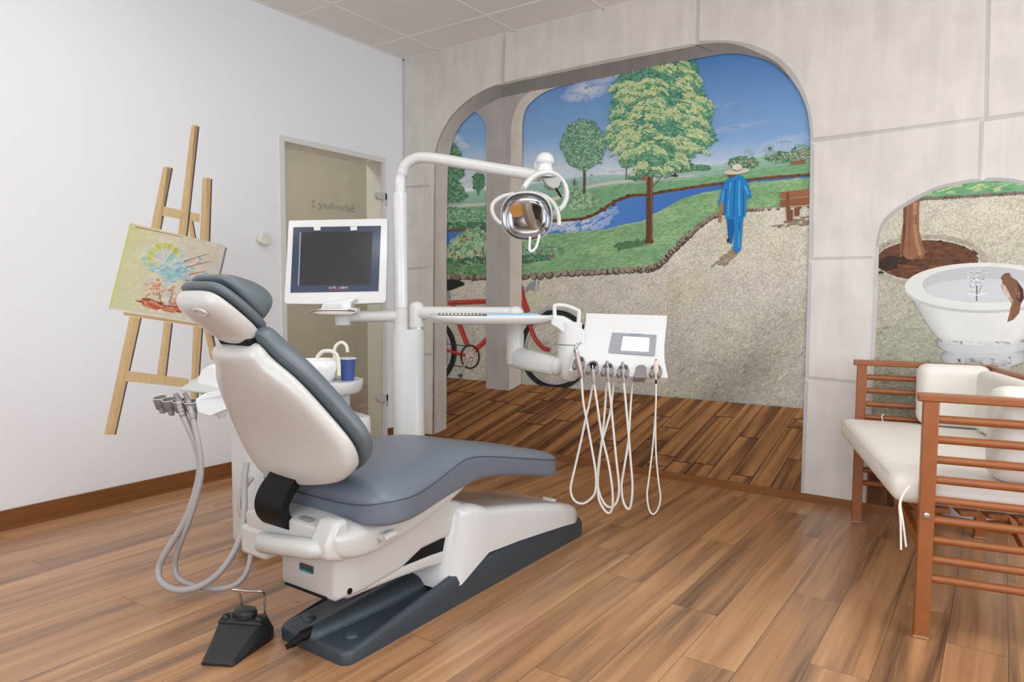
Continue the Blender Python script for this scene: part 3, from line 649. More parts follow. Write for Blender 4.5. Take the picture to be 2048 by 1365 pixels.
# paper cup
cc = P(695.5, 760, 3.0); cz = tz0-0.0035
cup = thing('paper_cup', 'blue paper cup with a white rim on the spittoon table', 'cup', (cc.x, cc.y, cz))
MB().lathe((cc.x, cc.y, cz), [(0.0265, 0), (0.0345, 0.092), (0.0335, 0.092), (0.026, 0.006), (0.01, 0.005)], 32).build('cup_wall', M_paper, cup)
ring = [Vector((cc.x+0.0352*math.cos(a), cc.y+0.0352*math.sin(a), cz+0.093)) for a in [2*PI*i/32 for i in range(33)]]
MB().tube(ring, 0.0024, 8).build('cup_rim', M_cupin, cup)
MB().lathe((cc.x, cc.y, cz+0.007), [(0.0262, 0), (0.0330, 0.083)], 32, caps=(True, False)).build('cup_lining', M_cupin, cup)
# assistant arm with the suction holder
aw = MB(); p0, p1 = P(425, 806, 2.46), P(500, 775, 2.66)
top = [P(396, 796, 2.44), P(400, 826, 2.44), P(430, 832, 2.46), P(455, 820, 2.5), P(520, 800, 2.66), P(520, 775, 2.66), P(455, 781, 2.52), P(420, 783, 2.46)]
MB().prism([p-ax_f*0.03 for p in top], ax_f*0.075).build('assistant_arm', M_lacq, unit, bevel=0.010, ang=50)
MB().prism([P(360, 783, 2.56), P(400, 756, 2.66), P(432, 752, 2.72), P(470, 762, 2.72), P(440, 792, 2.58)], (0, 0, 0.012)).build('assistant_arm_cover', M_shell, unit, bevel=0.004)
HS = [(322, 806, 2.46), (340, 810, 2.45), (361, 812, 2.44), (384, 814, 2.43)]
for px, py, d in HS:
    c = P(px, py, d); b = MB(); tl_ = (Vector((0, 0, 1))-ax_r*0.12-ax_f*0.25).normalized()
    b.lathe(c-tl_*0.026, [(0.013, 0), (0.020, 0.008), (0.0215, 0.030), (0.023, 0.046), (0.020, 0.0465), (0.017, 0.030)], 20, tl_)
    b.box(c-ax_f*0.02-tl_*0.026+ax_r*0.008, (0.018, 0.012, 0.02))
    hd2 = b.build('suction_holder', M_clip, unit, ang=50)
    rim_ = [c+tl_*0.0205+(ax_r*math.cos(a)+tl_.cross(ax_r).normalized()*math.sin(a))*0.0225 for a in [2*PI*i/24 for i in range(25)]]
    MB().tube(rim_, 0.0014, 6).build('holder_rim', M_white, hd2)
MB().tube([P(322, 804, 2.50), P(400, 806, 2.46)], 0.012, 14).build('holder_bar', M_white, unit)

ap = P(508, 792, 2.66)
MB().lathe((ap.x, ap.y, 0.49), [(0.034, 0), (0.034, ap.z-0.49), (0.028, ap.z-0.484)], 24).build('assistant_arm_post', M_white, unit)
jt = [P(*p, 2.64) for p in ((398, 760), (410, 738), (428, 727), (440, 728), (452, 800), (444, 840), (424, 806), (404, 784))]
MB().prism([p-ax_f*0.03 for p in jt], ax_f*0.07).build('assistant_arm_joint', M_lacq, unit, bevel=0.014, ang=50)
# monitor arm and monitor
mA = at_col(PA, 0, 0.932); mB_ = P(686, 642, 3.22); mB_.z = 0.932
MB().tube([mA, mB_], 0.0265, 18).build('monitor_arm', M_white, unit)
MB().lathe((mB_.x, mB_.y, 0.893), [(0.034, 0), (0.035, 0.004), (0.035, 0.075), (0.033, 0.078)], 28).build('monitor_arm_pivot', M_white, unit)
mon = thing('monitor', 'flat monitor with dark screen, navy bezel and white housing on a swivel arm', 'monitor', (mB_.x, mB_.y, 0.971))
mc = P(672, 524, 3.19); mex = (P(775, 522, 3.20)-P(572, 525, 3.19)).normalized()
mey = (P(676, 440, 3.215)-P(670, 607, 3.175)).normalized(); mez = mex.cross(mey).normalized()      # towards the viewer
def mpx(px, py, n): d = ray(px, py); return EYE+d*((mc-EYE).dot(mez)/d.dot(mez))+mez*n
out = [(577, 443), (579, 441), (773, 437), (775, 439), (774, 520), (771, 600), (768, 606), (720, 608), (620, 609), (572, 608), (568, 603), (573, 520)]
hs_ = MB(); hs_.rings([[mpx(670+(x-670)*0.9, 524+(y-524)*0.9, -0.062) for x, y in out], [mpx(x, y, -0.03) for x, y in out], [mpx(x, y, -0.003) for x, y in out], [mpx(670+(x-670)*0.985, 524+(y-524)*0.985, 0.0) for x, y in out]])
hs_.build('housing', M_lacq, mon, ang=30)
MB().prism([mpx(*p, 0.0004) for p in ((587, 455), (762, 452), (757, 583), (581, 586))], mez*0.0012).build('bezel', M_navy, mon, smooth=False)
MB().prism([mpx(*p, 0.0018) for p in ((602, 465), (745, 463), (741, 570), (598, 572))], mez*0.0006).build('screen', M_screen, mon, smooth=False)
fr_ = MB()
fr_.prism([mpx(*p, 0.0018) for p in ((600, 465), (602.5, 465), (598.5, 572), (596, 572))], mez*0.0012); fr_.build('screen_edge', mat('pale_screen_edge', rgb(150, 152, 154), 0.3), mon, smooth=False)
for px in (635, 708):
    MB().prism([mpx(*p, 0.0016) for p in ((px-7, 454.5), (px+7, 454), (px+6.5, 462), (px-6, 462.5))], mez*0.008).build('top_clip', M_white, mon, bevel=0.001)
lw = mat('white_print', rgb(225, 226, 230), 0.5)
text_mb('ULTR', 0.0135, mpx(665, 578, 0.0022), mex, mey).build('lettering', lw, mon, smooth=False, fix=False)
text_mb('DENT', 0.0135, mpx(688, 578, 0.0022), mex, mey, align='CENTER').build('lettering', lw, mon, smooth=False, fix=False)
rd = mat('red_print', rgb(196, 44, 54), 0.5)
b = MB(); b.prism([mpx(*p, 0.0022) for p in ((674.5, 573.5), (676, 573.5), (679.5, 581), (677.5, 581))], mez*0.0003); b.prism([mpx(*p, 0.0022) for p in ((664, 580.2), (678, 580.2), (677, 581), (664, 581))], mez*0.0003)
b.build('red_stroke', rd, mon, smooth=False)
text_mb('systems', 0.006, mpx(686, 582.2, 0.0022), mex, mey).build('lettering_small', rd, mon, smooth=False, fix=False)
# console of the monitor stand with steel rim (small hand-held holder)
sc_ = MB(); so = [(640, 622), (644, 610), (650, 604), (690, 599), (704, 595), (713, 599), (702, 606), (700, 622)]
sc_.prism([P(x, y, 3.13) for x, y in so], ax_f*0.10); stb = sc_.build('stand_block', M_lacq, mon, bevel=0.006)
b = MB(); ol = [(624, 622), (640, 618), (700, 616), (713, 618), (713, 626), (700, 630), (640, 629), (626, 626)]
b.prism([P(x, y, 3.11) for x, y in ol], ax_f*0.08); b.build('stand_tray', M_white, mon, bevel=0.004)
b = MB().tube(smooth_path([P(620, 625, 3.12), P(628, 622, 3.10), P(660, 620, 3.095), P(700, 621, 3.10), P(713, 624, 3.12)], 5), 0.0042, 8); b.build('steel_rim', M_steel, mon)
b = MB().prism([P(*p, 3.1265) for p in ((648, 608.5), (682, 608), (682, 616), (648, 617))], -ax_f*0.001); b.build('recess_plate', mat('grey_recess', rgb(214, 212, 208), 0.4), mon, bevel=0.0004)

# ------------------------------------------------------------------ operating lamp on the pole
pz = at_col(PA, 0, 0); z_s = P(802, 392, 3.3).z
lamp = thing('operating_lamp', 'white dental operating lamp with mirror reflector on a curved pole', 'lamp', (pz.x, pz.y, 0.97))
b = MB().lathe((pz.x, pz.y, 0.971), [(0.0325, 0), (0.0325, z_s-0.972), (0.030, z_s-0.966)], 24); b.build('pole', M_lacq, lamp)
E1 = P(1080, 352, 2.98)
top_pts = [Vector((pz.x, pz.y, z_s-0.02)), Vector((pz.x, pz.y, z_s+0.06)), P(803, 352, 3.30), P(812, 330, 3.29), P(832, 317, 3.27), P(858, 316, 3.24), P(900, 322, 3.19), P(980, 336, 3.10), E1]
MB().tube(smooth_path(top_pts, 6), 0.0255, 20).build('curved_arm', M_lacq, lamp, ang=60)
q = P(800, 381, 3.27)
MB().prism([P(*p, 3.2705) for p in ((789, 374), (800, 374), (800, 389), (789, 389))], -ax_f*0.001).build('type_plate', mat('grey_type_plate', rgb(192, 190, 186), 0.4), lamp)
tj = P(1090, 340, 2.95)
b = MB(); b.lathe((tj.x, tj.y, tj.z-0.030), [(0.034, 0), (0.0345, 0.036), (0.030, 0.042), (0.029, 0.052), (0.037, 0.058), (0.0385, 0.070), (0.034, 0.086), (0.022, 0.098), (0.008, 0.102)], 28)
b.build('swivel_joint', M_lacq, lamp, ang=50)
MB().lathe(P(1077, 330, 2.99), [(0.014, -0.02), (0.019, -0.012), (0.019, 0.008), (0.011, 0.016)], 20).build('joint_knob', M_lacq, lamp)
MB().prism([P(*p, 2.917) for p in ((1083.5, 340), (1092, 340), (1092, 349), (1083.5, 349))], -ax_f*0.002).build('blue_badge', mat('navy_badge', rgb(38, 44, 100), 0.3), lamp)
# yoke: from the joint over to the right and down to the head
yk = smooth_path([P(1047, 378, 2.88), P(1058, 362, 2.89), P(1074, 350, 2.91), P(1094, 346, 2.93), P(1114, 352, 2.96), P(1129, 370, 2.98), P(1133, 392, 2.97), P(1126, 412, 2.94), P(1112, 424, 2.90)], 6)
yb = MB(); ri = []
for i, p in enumerate(yk):
    t_ = (yk[min(i+1, len(yk)-1)]-yk[max(i-1, 0)]).normalized(); nn = t_.cross(ax_f).normalized(); ff = nn.cross(t_).normalized()
    ri.append([p+nn*0.012*math.cos(a)+ff*0.026*math.sin(a) for a in [2*PI*k/16 for k in range(16)]])
yb.rings(ri); yb.build('yoke', M_lacq, lamp, ang=60)
MB().prism([P(*p, 2.99) for p in ((1083, 360), (1118, 357), (1121, 364), (1116, 378), (1104, 381), (1094, 375))], -ax_f*0.05).build('lamp_bracket', mat('grey_lamp_plastic', rgb(178, 177, 176), 0.4), lamp, bevel=0.004)
MB().tube([P(1112, 378, 2.97), P(1123, 395, 2.97)], 0.0045, 8).build('cable', M_black, lamp)
# head: bowl with mirror, front glass, central shade and two curved grips
hc = P(1054, 431, 2.90); hz = (-ax_f*0.93+Vector((0, 0, -0.34))+ax_r*-0.12).normalized()
hx_ = Vector((0, 0, 1)).cross(hz).normalized(); hy_ = hz.cross(hx_).normalized()
RH = 0.100
def hring(kx, n, ky=None): 
    ky = kx if ky is None else ky
    return [hc+hx_*(RH*1.03*kx*math.copysign(abs(math.cos(a))**0.85, math.cos(a)))+hy_*(RH*0.98*ky*math.copysign(abs(math.sin(a))**0.85, math.sin(a)))+hz*n for a in [2*PI*i/44 for i in range(44)]]
head = MB().rings([hring(0.30, -0.085), hring(0.62, -0.078), hring(0.86, -0.058), hring(0.99, -0.028), hring(1.03, 0.0), hring(1.02, 0.014), hring(0.97, 0.016)], (True, False)).build('lamp_head', M_lacq, lamp, ang=60)
MB().rings([hring(0.97, 0.014), hring(0.90, -0.016), hring(0.74, -0.045), hring(0.5, -0.064), hring(0.2, -0.072)], (False, True)).build('reflector', mat('satin_mirror', rgb(226, 228, 232), 0.16, metal=1.0), head, ang=60)
M_lens = bpy.data.materials.new('clear_lamp_lens'); M_lens.use_nodes = True
nt = M_lens.node_tree; N = nt.nodes; L = nt.links; N.remove(N['Principled BSDF'])
tr = N.new('ShaderNodeBsdfTransparent'); gl = N.new('ShaderNodeBsdfGlossy'); gl.inputs['Roughness'].default_value = 0.03; fr = N.new('ShaderNodeFresnel'); fr.inputs[0].default_value = 1.45
mm = N.new('ShaderNodeMixShader'); L.new(fr.outputs[0], mm.inputs[0]); L.new(tr.outputs[0], mm.inputs[1]); L.new(gl.outputs[0], mm.inputs[2]); L.new(mm.outputs[0], N['Material Output'].inputs[0])
MB().rings([hring(0.985, 0.016), hring(0.97, 0.030), hring(0.90, 0.042), hring(0.6, 0.050), hring(0.2, 0.053)], (False, True)).build('front_lens', M_lens, head, ang=60)
rim = hring(1.0, 0.018); MB().tube(rim+[rim[0]], 0.0042, 8).build('lens_rim', mat('pale_lens_rim', rgb(206, 210, 214), 0.12, coat=0.5), head)
rim = [p+hz*0.036 for p in hring(0.80, 0.0, 0.74)]; MB().tube([p-hy_*0.008 for p in rim+[rim[0]]], 0.0022, 8).build('inner_lens_rim', M_chrome, head)
M_shade = mat('champagne_metal', rgb(176, 158, 140), 0.38, metal=0.35)
sh_ = MB(); r_ = []
for y_, wl, wr, n_ in ((0.052, -0.016, 0.022, 0.030), (0.03, -0.018, 0.026, 0.034), (0.0, -0.014, 0.034, 0.036), (-0.03, -0.006, 0.046, 0.036), (-0.055, 0.002, 0.062, 0.030)):
    r_.append([hc+hy_*y_+hx_*(wl+(wr-wl)*k/8)+hz*(n_*math.sin(PI*(0.12+0.76*k/8))-0.004) for k in range(9)]+[hc+hy_*y_+hx_*wr-hz*0.03, hc+hy_*y_+hx_*wl-hz*0.03])
sh_.rings(r_); sh_.build('bulb_shade', M_shade, head, ang=50)
b = MB().rings([[hc+hx_*0.040+hy_*0.020+hz*n+(hx_*math.cos(a)*0.017+hy_*math.sin(a)*0.034) for a in [2*PI*i/20 for i in range(20)]] for n in (-0.02, 0.012)]); b.build('bulb_socket', M_black, head)
b = MB().rings([[hc-hx_*0.045+hy_*0.018+hz*n+(hx_*math.cos(a)*0.03+hy_*math.sin(a)*0.032) for a in [2*PI*i/20 for i in range(20)]] for n in (-0.03, -0.026)]); b.build('dichroic_filter', mat('amber_filter', rgb(226, 168, 84), 0.15, metal=0.4), head)
for pts in ([(1028, 388, 2.86), (1006, 393, 2.86), (988, 405, 2.85), (984, 420, 2.84), (990, 436, 2.84), (1002, 448, 2.84)], [(1070, 386, 2.88), (1092, 394, 2.87), (1108, 408, 2.86), (1117, 430, 2.85), (1118, 452, 2.84)]):
    MB().tube(smooth_path([P(*p) for p in pts], 6), 0.0085, 12).build('side_grip', mat('pale_grey_grip', rgb(208, 204, 199), 0.35), head)
MB().tube(smooth_path([P(1060, 474, 2.88), P(1059, 498, 2.87), P(1062, 503, 2.87), P(1068, 500, 2.87), P(1074, 490, 2.87), P(1079, 470, 2.88)], 5), 0.0055, 10).build('lower_grip', M_lacq, head)

# ------------------------------------------------------------------ instruments hanging in the console
hose_l = dict(loop1=[(1163, 752), (1166, 800), (1172, 835), (1179, 872), (1191, 944), (1191, 980), (1183, 997), (1165, 1008), (1148, 1001), (1141, 980), (1146, 952), (1160, 892), (1172, 835), (1180, 800), (1189, 745)],
  loop2=[(1186, 756), (1193, 800), (1203, 868), (1216, 923), (1224, 974), (1225, 1013), (1218, 1027), (1206, 1017), (1196, 991), (1196, 940), (1204, 886), (1219, 831), (1224, 800), (1229, 745)],
  loop3=[(1216, 758), (1221, 800), (1225, 841), (1232, 915), (1238, 974), (1234, 1003), (1222, 1015), (1208, 1007), (1196, 974), (1199, 923), (1207, 851), (1211, 800), (1213, 745)],
  loop4=[(1247, 760), (1251, 800), (1257, 868), (1262, 931), (1265, 974), (1262, 1009), (1256, 1019), (1247, 1005), (1243, 974), (1247, 944), (1254, 902), (1258, 868), (1262, 800), (1267, 745)],
  loop6=[(1312, 764), (1312, 800), (1311, 841), (1312, 907), (1317, 964), (1321, 995), (1316, 1019), (1306, 1029), (1298, 1019), (1294, 991), (1297, 964), (1304, 907), (1309, 851), (1312, 800), (1313, 745)])
def hose_path(px, d0, d1):
    n = len(px); return smooth_path([P(x, y, d0+(d1-d0)*(i/(n-1))) for i, (x, y) in enumerate(px)], 6)
G = 'instruments hanging in the console holders'
def inst(key, label, i, build, rad=0.0048):
    c = cpx(*HOLD[i], 0.0); t = thing('dental_handpiece', label, 'dental instrument', c, G)
    build(c, t)
    MB().tube(hose_path(hose_l[key], 2.845, 2.95), rad, 10).build('hose', M_hoseW, t)
def syringe(c, t):
    b0, b1 = P(1164, 757, 2.845), P(1153, 705, 2.85)
    MB().tube([b0, b0.lerp(b1, 0.2), b0.lerp(b1, 0.6), b1], [0.007, 0.0105, 0.0115, 0.009], 14).build('handle', mat('brushed_steel_mauve', rgb(176, 160, 154), 0.35, metal=0.6), t)
    MB().tube(smooth_path([b1, P(1151, 698, 2.85), P(1154, 691, 2.85), P(1163, 685.5, 2.85)], 5), [0.009]*5+[0.006]*5+[0.004]*5+[0.003], 12).build('nozzle', M_steel, t)
def motor(px, py, tall):
    def f(c, t):
        b0, b1 = P(px+2, py+24, 2.845), P(px, py-4, 2.84); ax = (b1-b0).normalized()
        MB().tube([b0, b0.lerp(b1, 0.3), b1], [0.0055, 0.0095, 0.0105], 14).build('handle', mat('pale_steel', rgb(205, 203, 200), 0.3, metal=0.7), t)
        if tall: MB().lathe(b1, [(0.0085, 0), (0.0085, 0.004), (0.0055, 0.006), (0.005, 0.020), (0.0062, 0.021), (0.0062, 0.027), (0.003, 0.028)], 16, ax).build('coupling', M_steel, t)
        else: MB().lathe(b1, [(0.009, 0), (0.007, 0.004), (0.003, 0.006), (0.0025, 0.018), (0.0015, 0.022)], 16, ax).build('coupling', M_steel, t)
    return f
def scaler(c, t):
    b0, b1 = P(1312, 760, 2.845), P(1312, 721, 2.84); ax = (b1-b0).normalized(); n = (b1-b0).length
    MB().lathe(b0, [(0.004, 0), (0.0075, n*0.2), (0.0115, n*0.55), (0.010, n*0.75), (0.006, n), (0.003, n+0.001)], 18, ax).build('handle', mat('beige_plastic', rgb(222, 206, 192), 0.4), t)
    MB().lathe(b1, [(0.0042, 0), (0.0042, 0.003)], 12, ax).build('tip_socket', M_black, t)
    MB().tube([b0, P(1312, 768, 2.845)], 0.004, 10).build('bend_relief', M_black, t)
inst('loop1', 'curved steel air water syringe in the leftmost holder of the console', 0, syringe)
inst('loop2', 'hose coupling with thin short pin in the second console holder', 1, motor(1186, 745, False))
inst('loop3', 'tall steel hose coupling in the third console holder from the left', 2, motor(1215, 740, True))
inst('loop4', 'tall steel hose coupling beside the empty blind holder', 3, motor(1246, 742, True))
inst('loop6', 'beige slender scaler handpiece in the rightmost console holder', 5, scaler, 0.0036)

# ------------------------------------------------------------------ suction hoses
def ribbed(path, r, n=12):
    """hose with a finely corrugated skin"""
    pts = smooth_path(path, 12); out, rad = [pts[0]], [r]; acc = 0.0
    for i in range(1, len(pts)): 
        a, b_ = pts[i-1], pts[i]; m = max(1, int((b_-a).length/0.0035))
        for k in range(1, m+1):
            out.append(a.lerp(b_, k/m)); rad.append(r*(1.0 if len(out) % 2 else 0.90))
    return MB().tube(out, rad, n)
SA = [(357, 800, 2.425), (368, 835, 2.42), (392, 890, 2.42), (400, 935, 2.42), (388, 995, 2.42), (366, 1050, 2.42), (335, 1100, 2.42), (318, 1135, 2.42), (322, 1163, 2.40), (350, 1180, 2.375), (395, 1175, 2.38), (440, 1145, 2.42), (475, 1090, 2.48), (488, 1030, 2.54), (489, 960, 2.58), (494, 925, 2.60)]
SB = [(376, 800, 2.415), (386, 840, 2.41), (399, 900, 2.41), (402, 950, 2.41), (392, 1000, 2.41), (374, 1055, 2.42), (356, 1100, 2.44), (350, 1132, 2.45), (358, 1158, 2.44), (390, 1173, 2.42), (440, 1178, 2.42), (474, 1168, 2.43), (493, 1145, 2.46), (501, 1110, 2.50), (494, 1060, 2.545), (480, 1020, 2.565), (484, 985, 2.58), (505, 955, 2.60)]
for nm, pa, r, lab, tipx in (('wide_suction_hose', SA, 0.0118, 'thick light grey suction hose looping to the floor, the outer loop', (351, 788)), ('thin_suction_hose', SB, 0.0098, 'thinner light grey saliva hose, the inner loop beside the thick suction hose', (369, 786))):
    pts = [P(*p) for p in pa]
    for p in pts: p.z = max(p.z, r+0.001)
    t = thing('suction_hose', lab, 'suction hose', pts[0], 'suction hoses beside the treatment chair')
    ribbed(pts, r).build('hose', M_hose, t, ang=180)
    d = (pts[0]-pts[1]).normalized(); tp = P(*tipx, pa[0][2])
    MB().tube([pts[1], pts[0], tp], [r*0.98, r*0.95, r*0.7], 14).build('hose_handle', M_clip, t)

# ------------------------------------------------------------------ tray contents
tm = []
eT = (R1_-L1_); eT.z = 0; eT.normalize(); fT = Vector((-eT.y, eT.x, 0)); cT = (L1_+R1_)/2; cT = Vector((cT.x, cT.y, zt_-0.0055))
t = thing('silicone_mat', 'dark grey ribbed silicone mat lying on the left of the instrument tray', 'mat', cT-eT*0.13)
b = MB(); b.prism([cT+eT*a+fT*c_ for a, c_ in ((-0.22, -0.08), (-0.02, -0.095), (-0.02, 0.07), (-0.22, 0.06))], (0, 0, 0.003)); b.build('sheet', M_clip, t)
b = MB()
for k in range(13): b.box(cT+eT*(-0.212+0.0155*k)+Vector((0, 0, 0.0075)), (0.007, 0.13, 0.009), Matrix.Rotation(math.atan2(eT.y, eT.x), 3, 'Z'))
b.build('ribs', M_clip, t)
t = thing('paper_liner', 'pale blue paper liner lying on the right half of the instrument tray', 'tray liner', cT+eT*0.1)
MB().prism([cT+eT*a+fT*c_ for a, c_ in ((-0.018, -0.095), (0.20, -0.075), (0.20, 0.06), (-0.018, 0.075))], (0, 0, 0.012)).build('paper', mat('pale_blue_paper', rgb(168, 205, 226), 0.7), t)

# ------------------------------------------------------------------ foot pedal
pd0 = Vector((1.800, -2.652, 0)); pdir = Vector((-0.42, 0.91, 0)).normalized(); pdir = (Vector((1.705, -2.475, 0))-pd0).normalized(); pside = Vector((pdir.y, -pdir.x, 0))
ped = thing('foot_pedal', 'black foot control pedal with bent steel wire handle on the floor', 'foot pedal', pd0+pdir*0.1)
def pp(l, s_, z): return pd0+pdir*l+pside*s_+Vector((0, 0, z))
bb = MB()
def pr(l, w0, w1, z): return [pp(l, -w0, 0.0), pp(l, w0, 0.0), pp(l, w0, z*0.45), pp(l, w1, z), pp(l, -w1, z), pp(l, -w0, z*0.45)]
bb.rings([pr(0, 0.046, 0.040, 0.010), pr(0.01, 0.049, 0.042, 0.014), pr(0.06, 0.060, 0.050, 0.032), pr(0.12, 0.076, 0.062, 0.056), pr(0.15, 0.083, 0.066, 0.066), pr(0.18, 0.082, 0.062, 0.066), pr(0.205, 0.070, 0.050, 0.045), pr(0.212, 0.06, 0.045, 0.03)])
pbody = bb.build('pedal_body', M_ped, ped, bevel=0.003, ang=25)
def pr2(l, w_, z0, z1): return [pp(l, -w_, z0), pp(l, w_, z0), pp(l, w_*0.96, z1), pp(l, -w_*0.96, z1)]
MB().rings([pr2(0.128, 0.067, 0.056, 0.064), pr2(0.14, 0.069, 0.06, 0.070), pr2(0.18, 0.064, 0.060, 0.071), pr2(0.195, 0.056, 0.05, 0.060)]).build('rear_cover', M_ped, ped, bevel=0.002)
MB().rings([[pp(0.165+0.030*math.sin(a)*k, 0.036*math.cos(a)*k, z) for a in [2*PI*i/28 for i in range(28)]] for k, z in ((1.0, 0.066), (1.0, 0.082), (0.93, 0.088), (0.8, 0.090))]).build('center_button', M_ped, ped, ang=50)
for s_ in (-0.052, 0.052):
    MB().lathe(pp(0.148, s_, 0.066), [(0.013, 0), (0.013, 0.004), (0.009, 0.012), (0.004, 0.015)], 18, Vector((0, 0, 1))-pdir*0.4).build('round_switch', M_ped, ped)
wr_ = smooth_path([pp(0.19, 0.050, 0.05), pp(0.19, 0.050, 0.12), pp(0.185, 0.049, 0.135), pp(0.18, 0.042, 0.140), pp(0.18, 0.0, 0.138), pp(0.18, -0.034, 0.140), pp(0.178, -0.046, 0.142)], 5)
MB().tube(wr_, 0.0032, 10).build('wire_handle', M_steel, ped)
MB().tube(smooth_path([pp(0.19, -0.022, 0.05), pp(0.19, -0.024, 0.10), pp(0.185, -0.030, 0.132), pp(0.18, -0.038, 0.140)], 5), 0.0032, 10).build('wire_handle', M_steel, ped)
# ------------------------------------------------------------------ wooden bench with white cushions
F0 = Vector((3.015, -0.218, 0)); N0 = Vector((3.365, -1.305, 0))
b1 = (N0-F0); BL = b1.length; b1.normalize(); b2 = Vector((0.985, 0.172, 0)).normalized(); BDp = 0.50
bench = thing('bench', 'reddish brown slatted wooden bench against the painted wall', 'bench', F0.lerp(N0, 0.5)+b2*0.25)
def bp_(a, d, z): return F0+b1*a+b2*d+Vector((0, 0, z))
RB = rot_basis(b2, Vector((-b2.y, b2.x, 0)), Vector((0, 0, 1)))
def bar(mb, p, q, w_, h_):
    """square bar from p to q"""
    t_ = (q-p).normalized(); up = Vector((0, 0, 1)) if abs(t_.z) < 0.9 else b2; sd_ = t_.cross(up).normalized(); up = sd_.cross(t_)
    return mb.rings([[c+sd_*sx*w_/2+up*sy*h_/2 for sx, sy in ((-1, -1), (1, -1), (1, 1), (-1, 1))] for c in (p, q)])
PW = 0.042
M_worn = mat('worn_pale_foot', rgb(170, 130, 100), 0.6, var=0.1)
for a, nm in ((0.0, 'far'), (BL, 'near')):
    o_ = Vector((0, 0, 0))
    for d in (PW/2, BDp-PW/2+0.02):
        b = MB(); c = bp_(a, d, 0); b.box(c+Vector((0, 0, 0.364)), (PW, PW*1.05, 0.728), RB); leg = b.build('leg', M_wood, bench, bevel=0.004)
        MB().box(c+Vector((0, 0, 0.006)), (PW*1.01, PW*1.06, 0.008), RB).build('foot_wear', M_worn, leg, smooth=False)
    b = MB().box(bp_(a, BDp/2+0.01, 0.738), (BDp+0.05, PW*1.15, 0.024), RB); b.build('armrest', M_wood, bench, bevel=0.005)
    for z in (0.673, 0.612, 0.551, 0.490, 0.428, 0.367, 0.306, 0.246, 0.186):
        MB().tube([bp_(a, PW, z), bp_(a, BDp-PW+0.02, z)], 0.0125, 12).build('slat', M_wood, bench)
c = bp_(BL, PW/2, 0.383)-Vector((-b2.y, b2.x, 0))*(PW*1.05/2)
MB().lathe(c, [(0.009, -0.001), (0.009, 0.002), (0.006, 0.0035)], 18, -Vector((-b2.y, b2.x, 0))).build('bolt_head', M_steel, bench)
b = MB(); bar(b, bp_(0.02, 0.03, 0.375), bp_(BL-0.02, 0.03, 0.375), 0.024, 0.04); b.build('seat_rail', M_wood, bench, bevel=0.003)
b = MB(); bar(b, bp_(0.02, BDp-0.02, 0.375), bp_(BL-0.02, BDp-0.02, 0.375), 0.024, 0.04); b.build('seat_rail', M_wood, bench, bevel=0.003)
b = MB(); bar(b, bp_(0.02, BDp+0.008, 0.735), bp_(BL-0.02, BDp+0.008, 0.735), 0.03, 0.026); b.build('back_rail', M_wood, bench, bevel=0.004)
for k in range(6):
    d = 0.07+0.072*k; b = MB(); bar(b, bp_(0.03, d, 0.388), bp_(BL-0.03, d, 0.388), 0.05, 0.016); b.build('seat_slat', M_wood, bench, bevel=0.003)
b = MB(); bar(b, bp_(0.06, BDp-0.03, 0.345), bp_(0.55, BDp-0.02, 0.13), 0.022, 0.03); b.build('back_brace', M_wood, bench, bevel=0.003)
b = MB(); bar(b, bp_(0.55, 0.035, 0.355), bp_(BL-0.03, 0.035, 0.24), 0.022, 0.034); b.build('front_brace', M_wood, bench, bevel=0.003)
# cushions: pillowy boxes
def pillow(o3, ax, ay, az, crown=0.012, n=10):
    """soft box: corner o3 and three edge vectors; subdivided, corners rounded, faces crowned"""
    b = MB(); lx, ly, lz = ax.length, ay.length, az.length
    ux, uy, uz = ax.normalized(), ay.normalized(), az.normalized()
    R_ = min(lz*0.45, 0.045); c = o3+(ax+ay+az)/2
    def pos(x, y, z):
        q = Vector((max(-lx/2+R_, min(lx/2-R_, x)), max(-ly/2+R_, min(ly/2-R_, y)), max(-lz/2+R_*0.9, min(lz/2-R_*0.9, z))))
        d = Vector((x, y, z))-q
        if d.length > 1e-9: d = d.normalized()*R_*(0.9 if abs(z) >= lz/2-1e-6 and abs(d.x)+abs(d.y) < 1e-9 else 1)
        p = q+d
        k = max(0, 1-(2*x/lx)**2)*max(0, 1-(2*y/ly)**2); p.z += crown*k*(1 if z > 0 else -0.3 if z < 0 else 0)
        return c+ux*p.x+uy*p.y+uz*p.z
    N_ = n; M_ = 6
    def grid(f, nu, nv):
        o = len(b.v)
        for i in range(nu+1):
            for j in range(nv+1): b.v.append(f(i/nu*2-1, j/nv*2-1))
        for i in range(nu):
            for j in range(nv): b.f.append((o+i*(nv+1)+j, o+(i+1)*(nv+1)+j, o+(i+1)*(nv+1)+j+1, o+i*(nv+1)+j+1))
    s_ = lambda v: math.sin(v*PI/2)
    for sg in (-1, 1):
        grid(lambda u, v: pos(s_(u)*lx/2, s_(v)*ly/2, sg*lz/2), N_*2, N_*2)
        grid(lambda u, v: pos(s_(u)*lx/2, sg*ly/2, v*lz/2), N_*2, M_)
        grid(lambda u, v: pos(sg*lx/2, s_(u)*ly/2, v*lz/2), N_*2, M_)
    return b
def weld(o):
    bm = bmesh.new(); bm.from_mesh(o.data); bmesh.ops.remove_doubles(bm, verts=bm.verts, dist=0.0004); bmesh.ops.recalc_face_normals(bm, faces=bm.faces); bm.to_mesh(o.data); bm.free(); o.data.shade_smooth()
Z = Vector((0, 0, 1))
sc = thing('seat_cushion', 'white seat cushion lying flat on the slatted wooden bench', 'cushion', bp_(BL*0.5, 0.22, 0.398))
o = pillow(bp_(0.026, -0.065, 0.398), b2*0.56, b1*(BL-0.056), Z*0.085, 0.014).build('cover', M_cush, sc); weld(o)
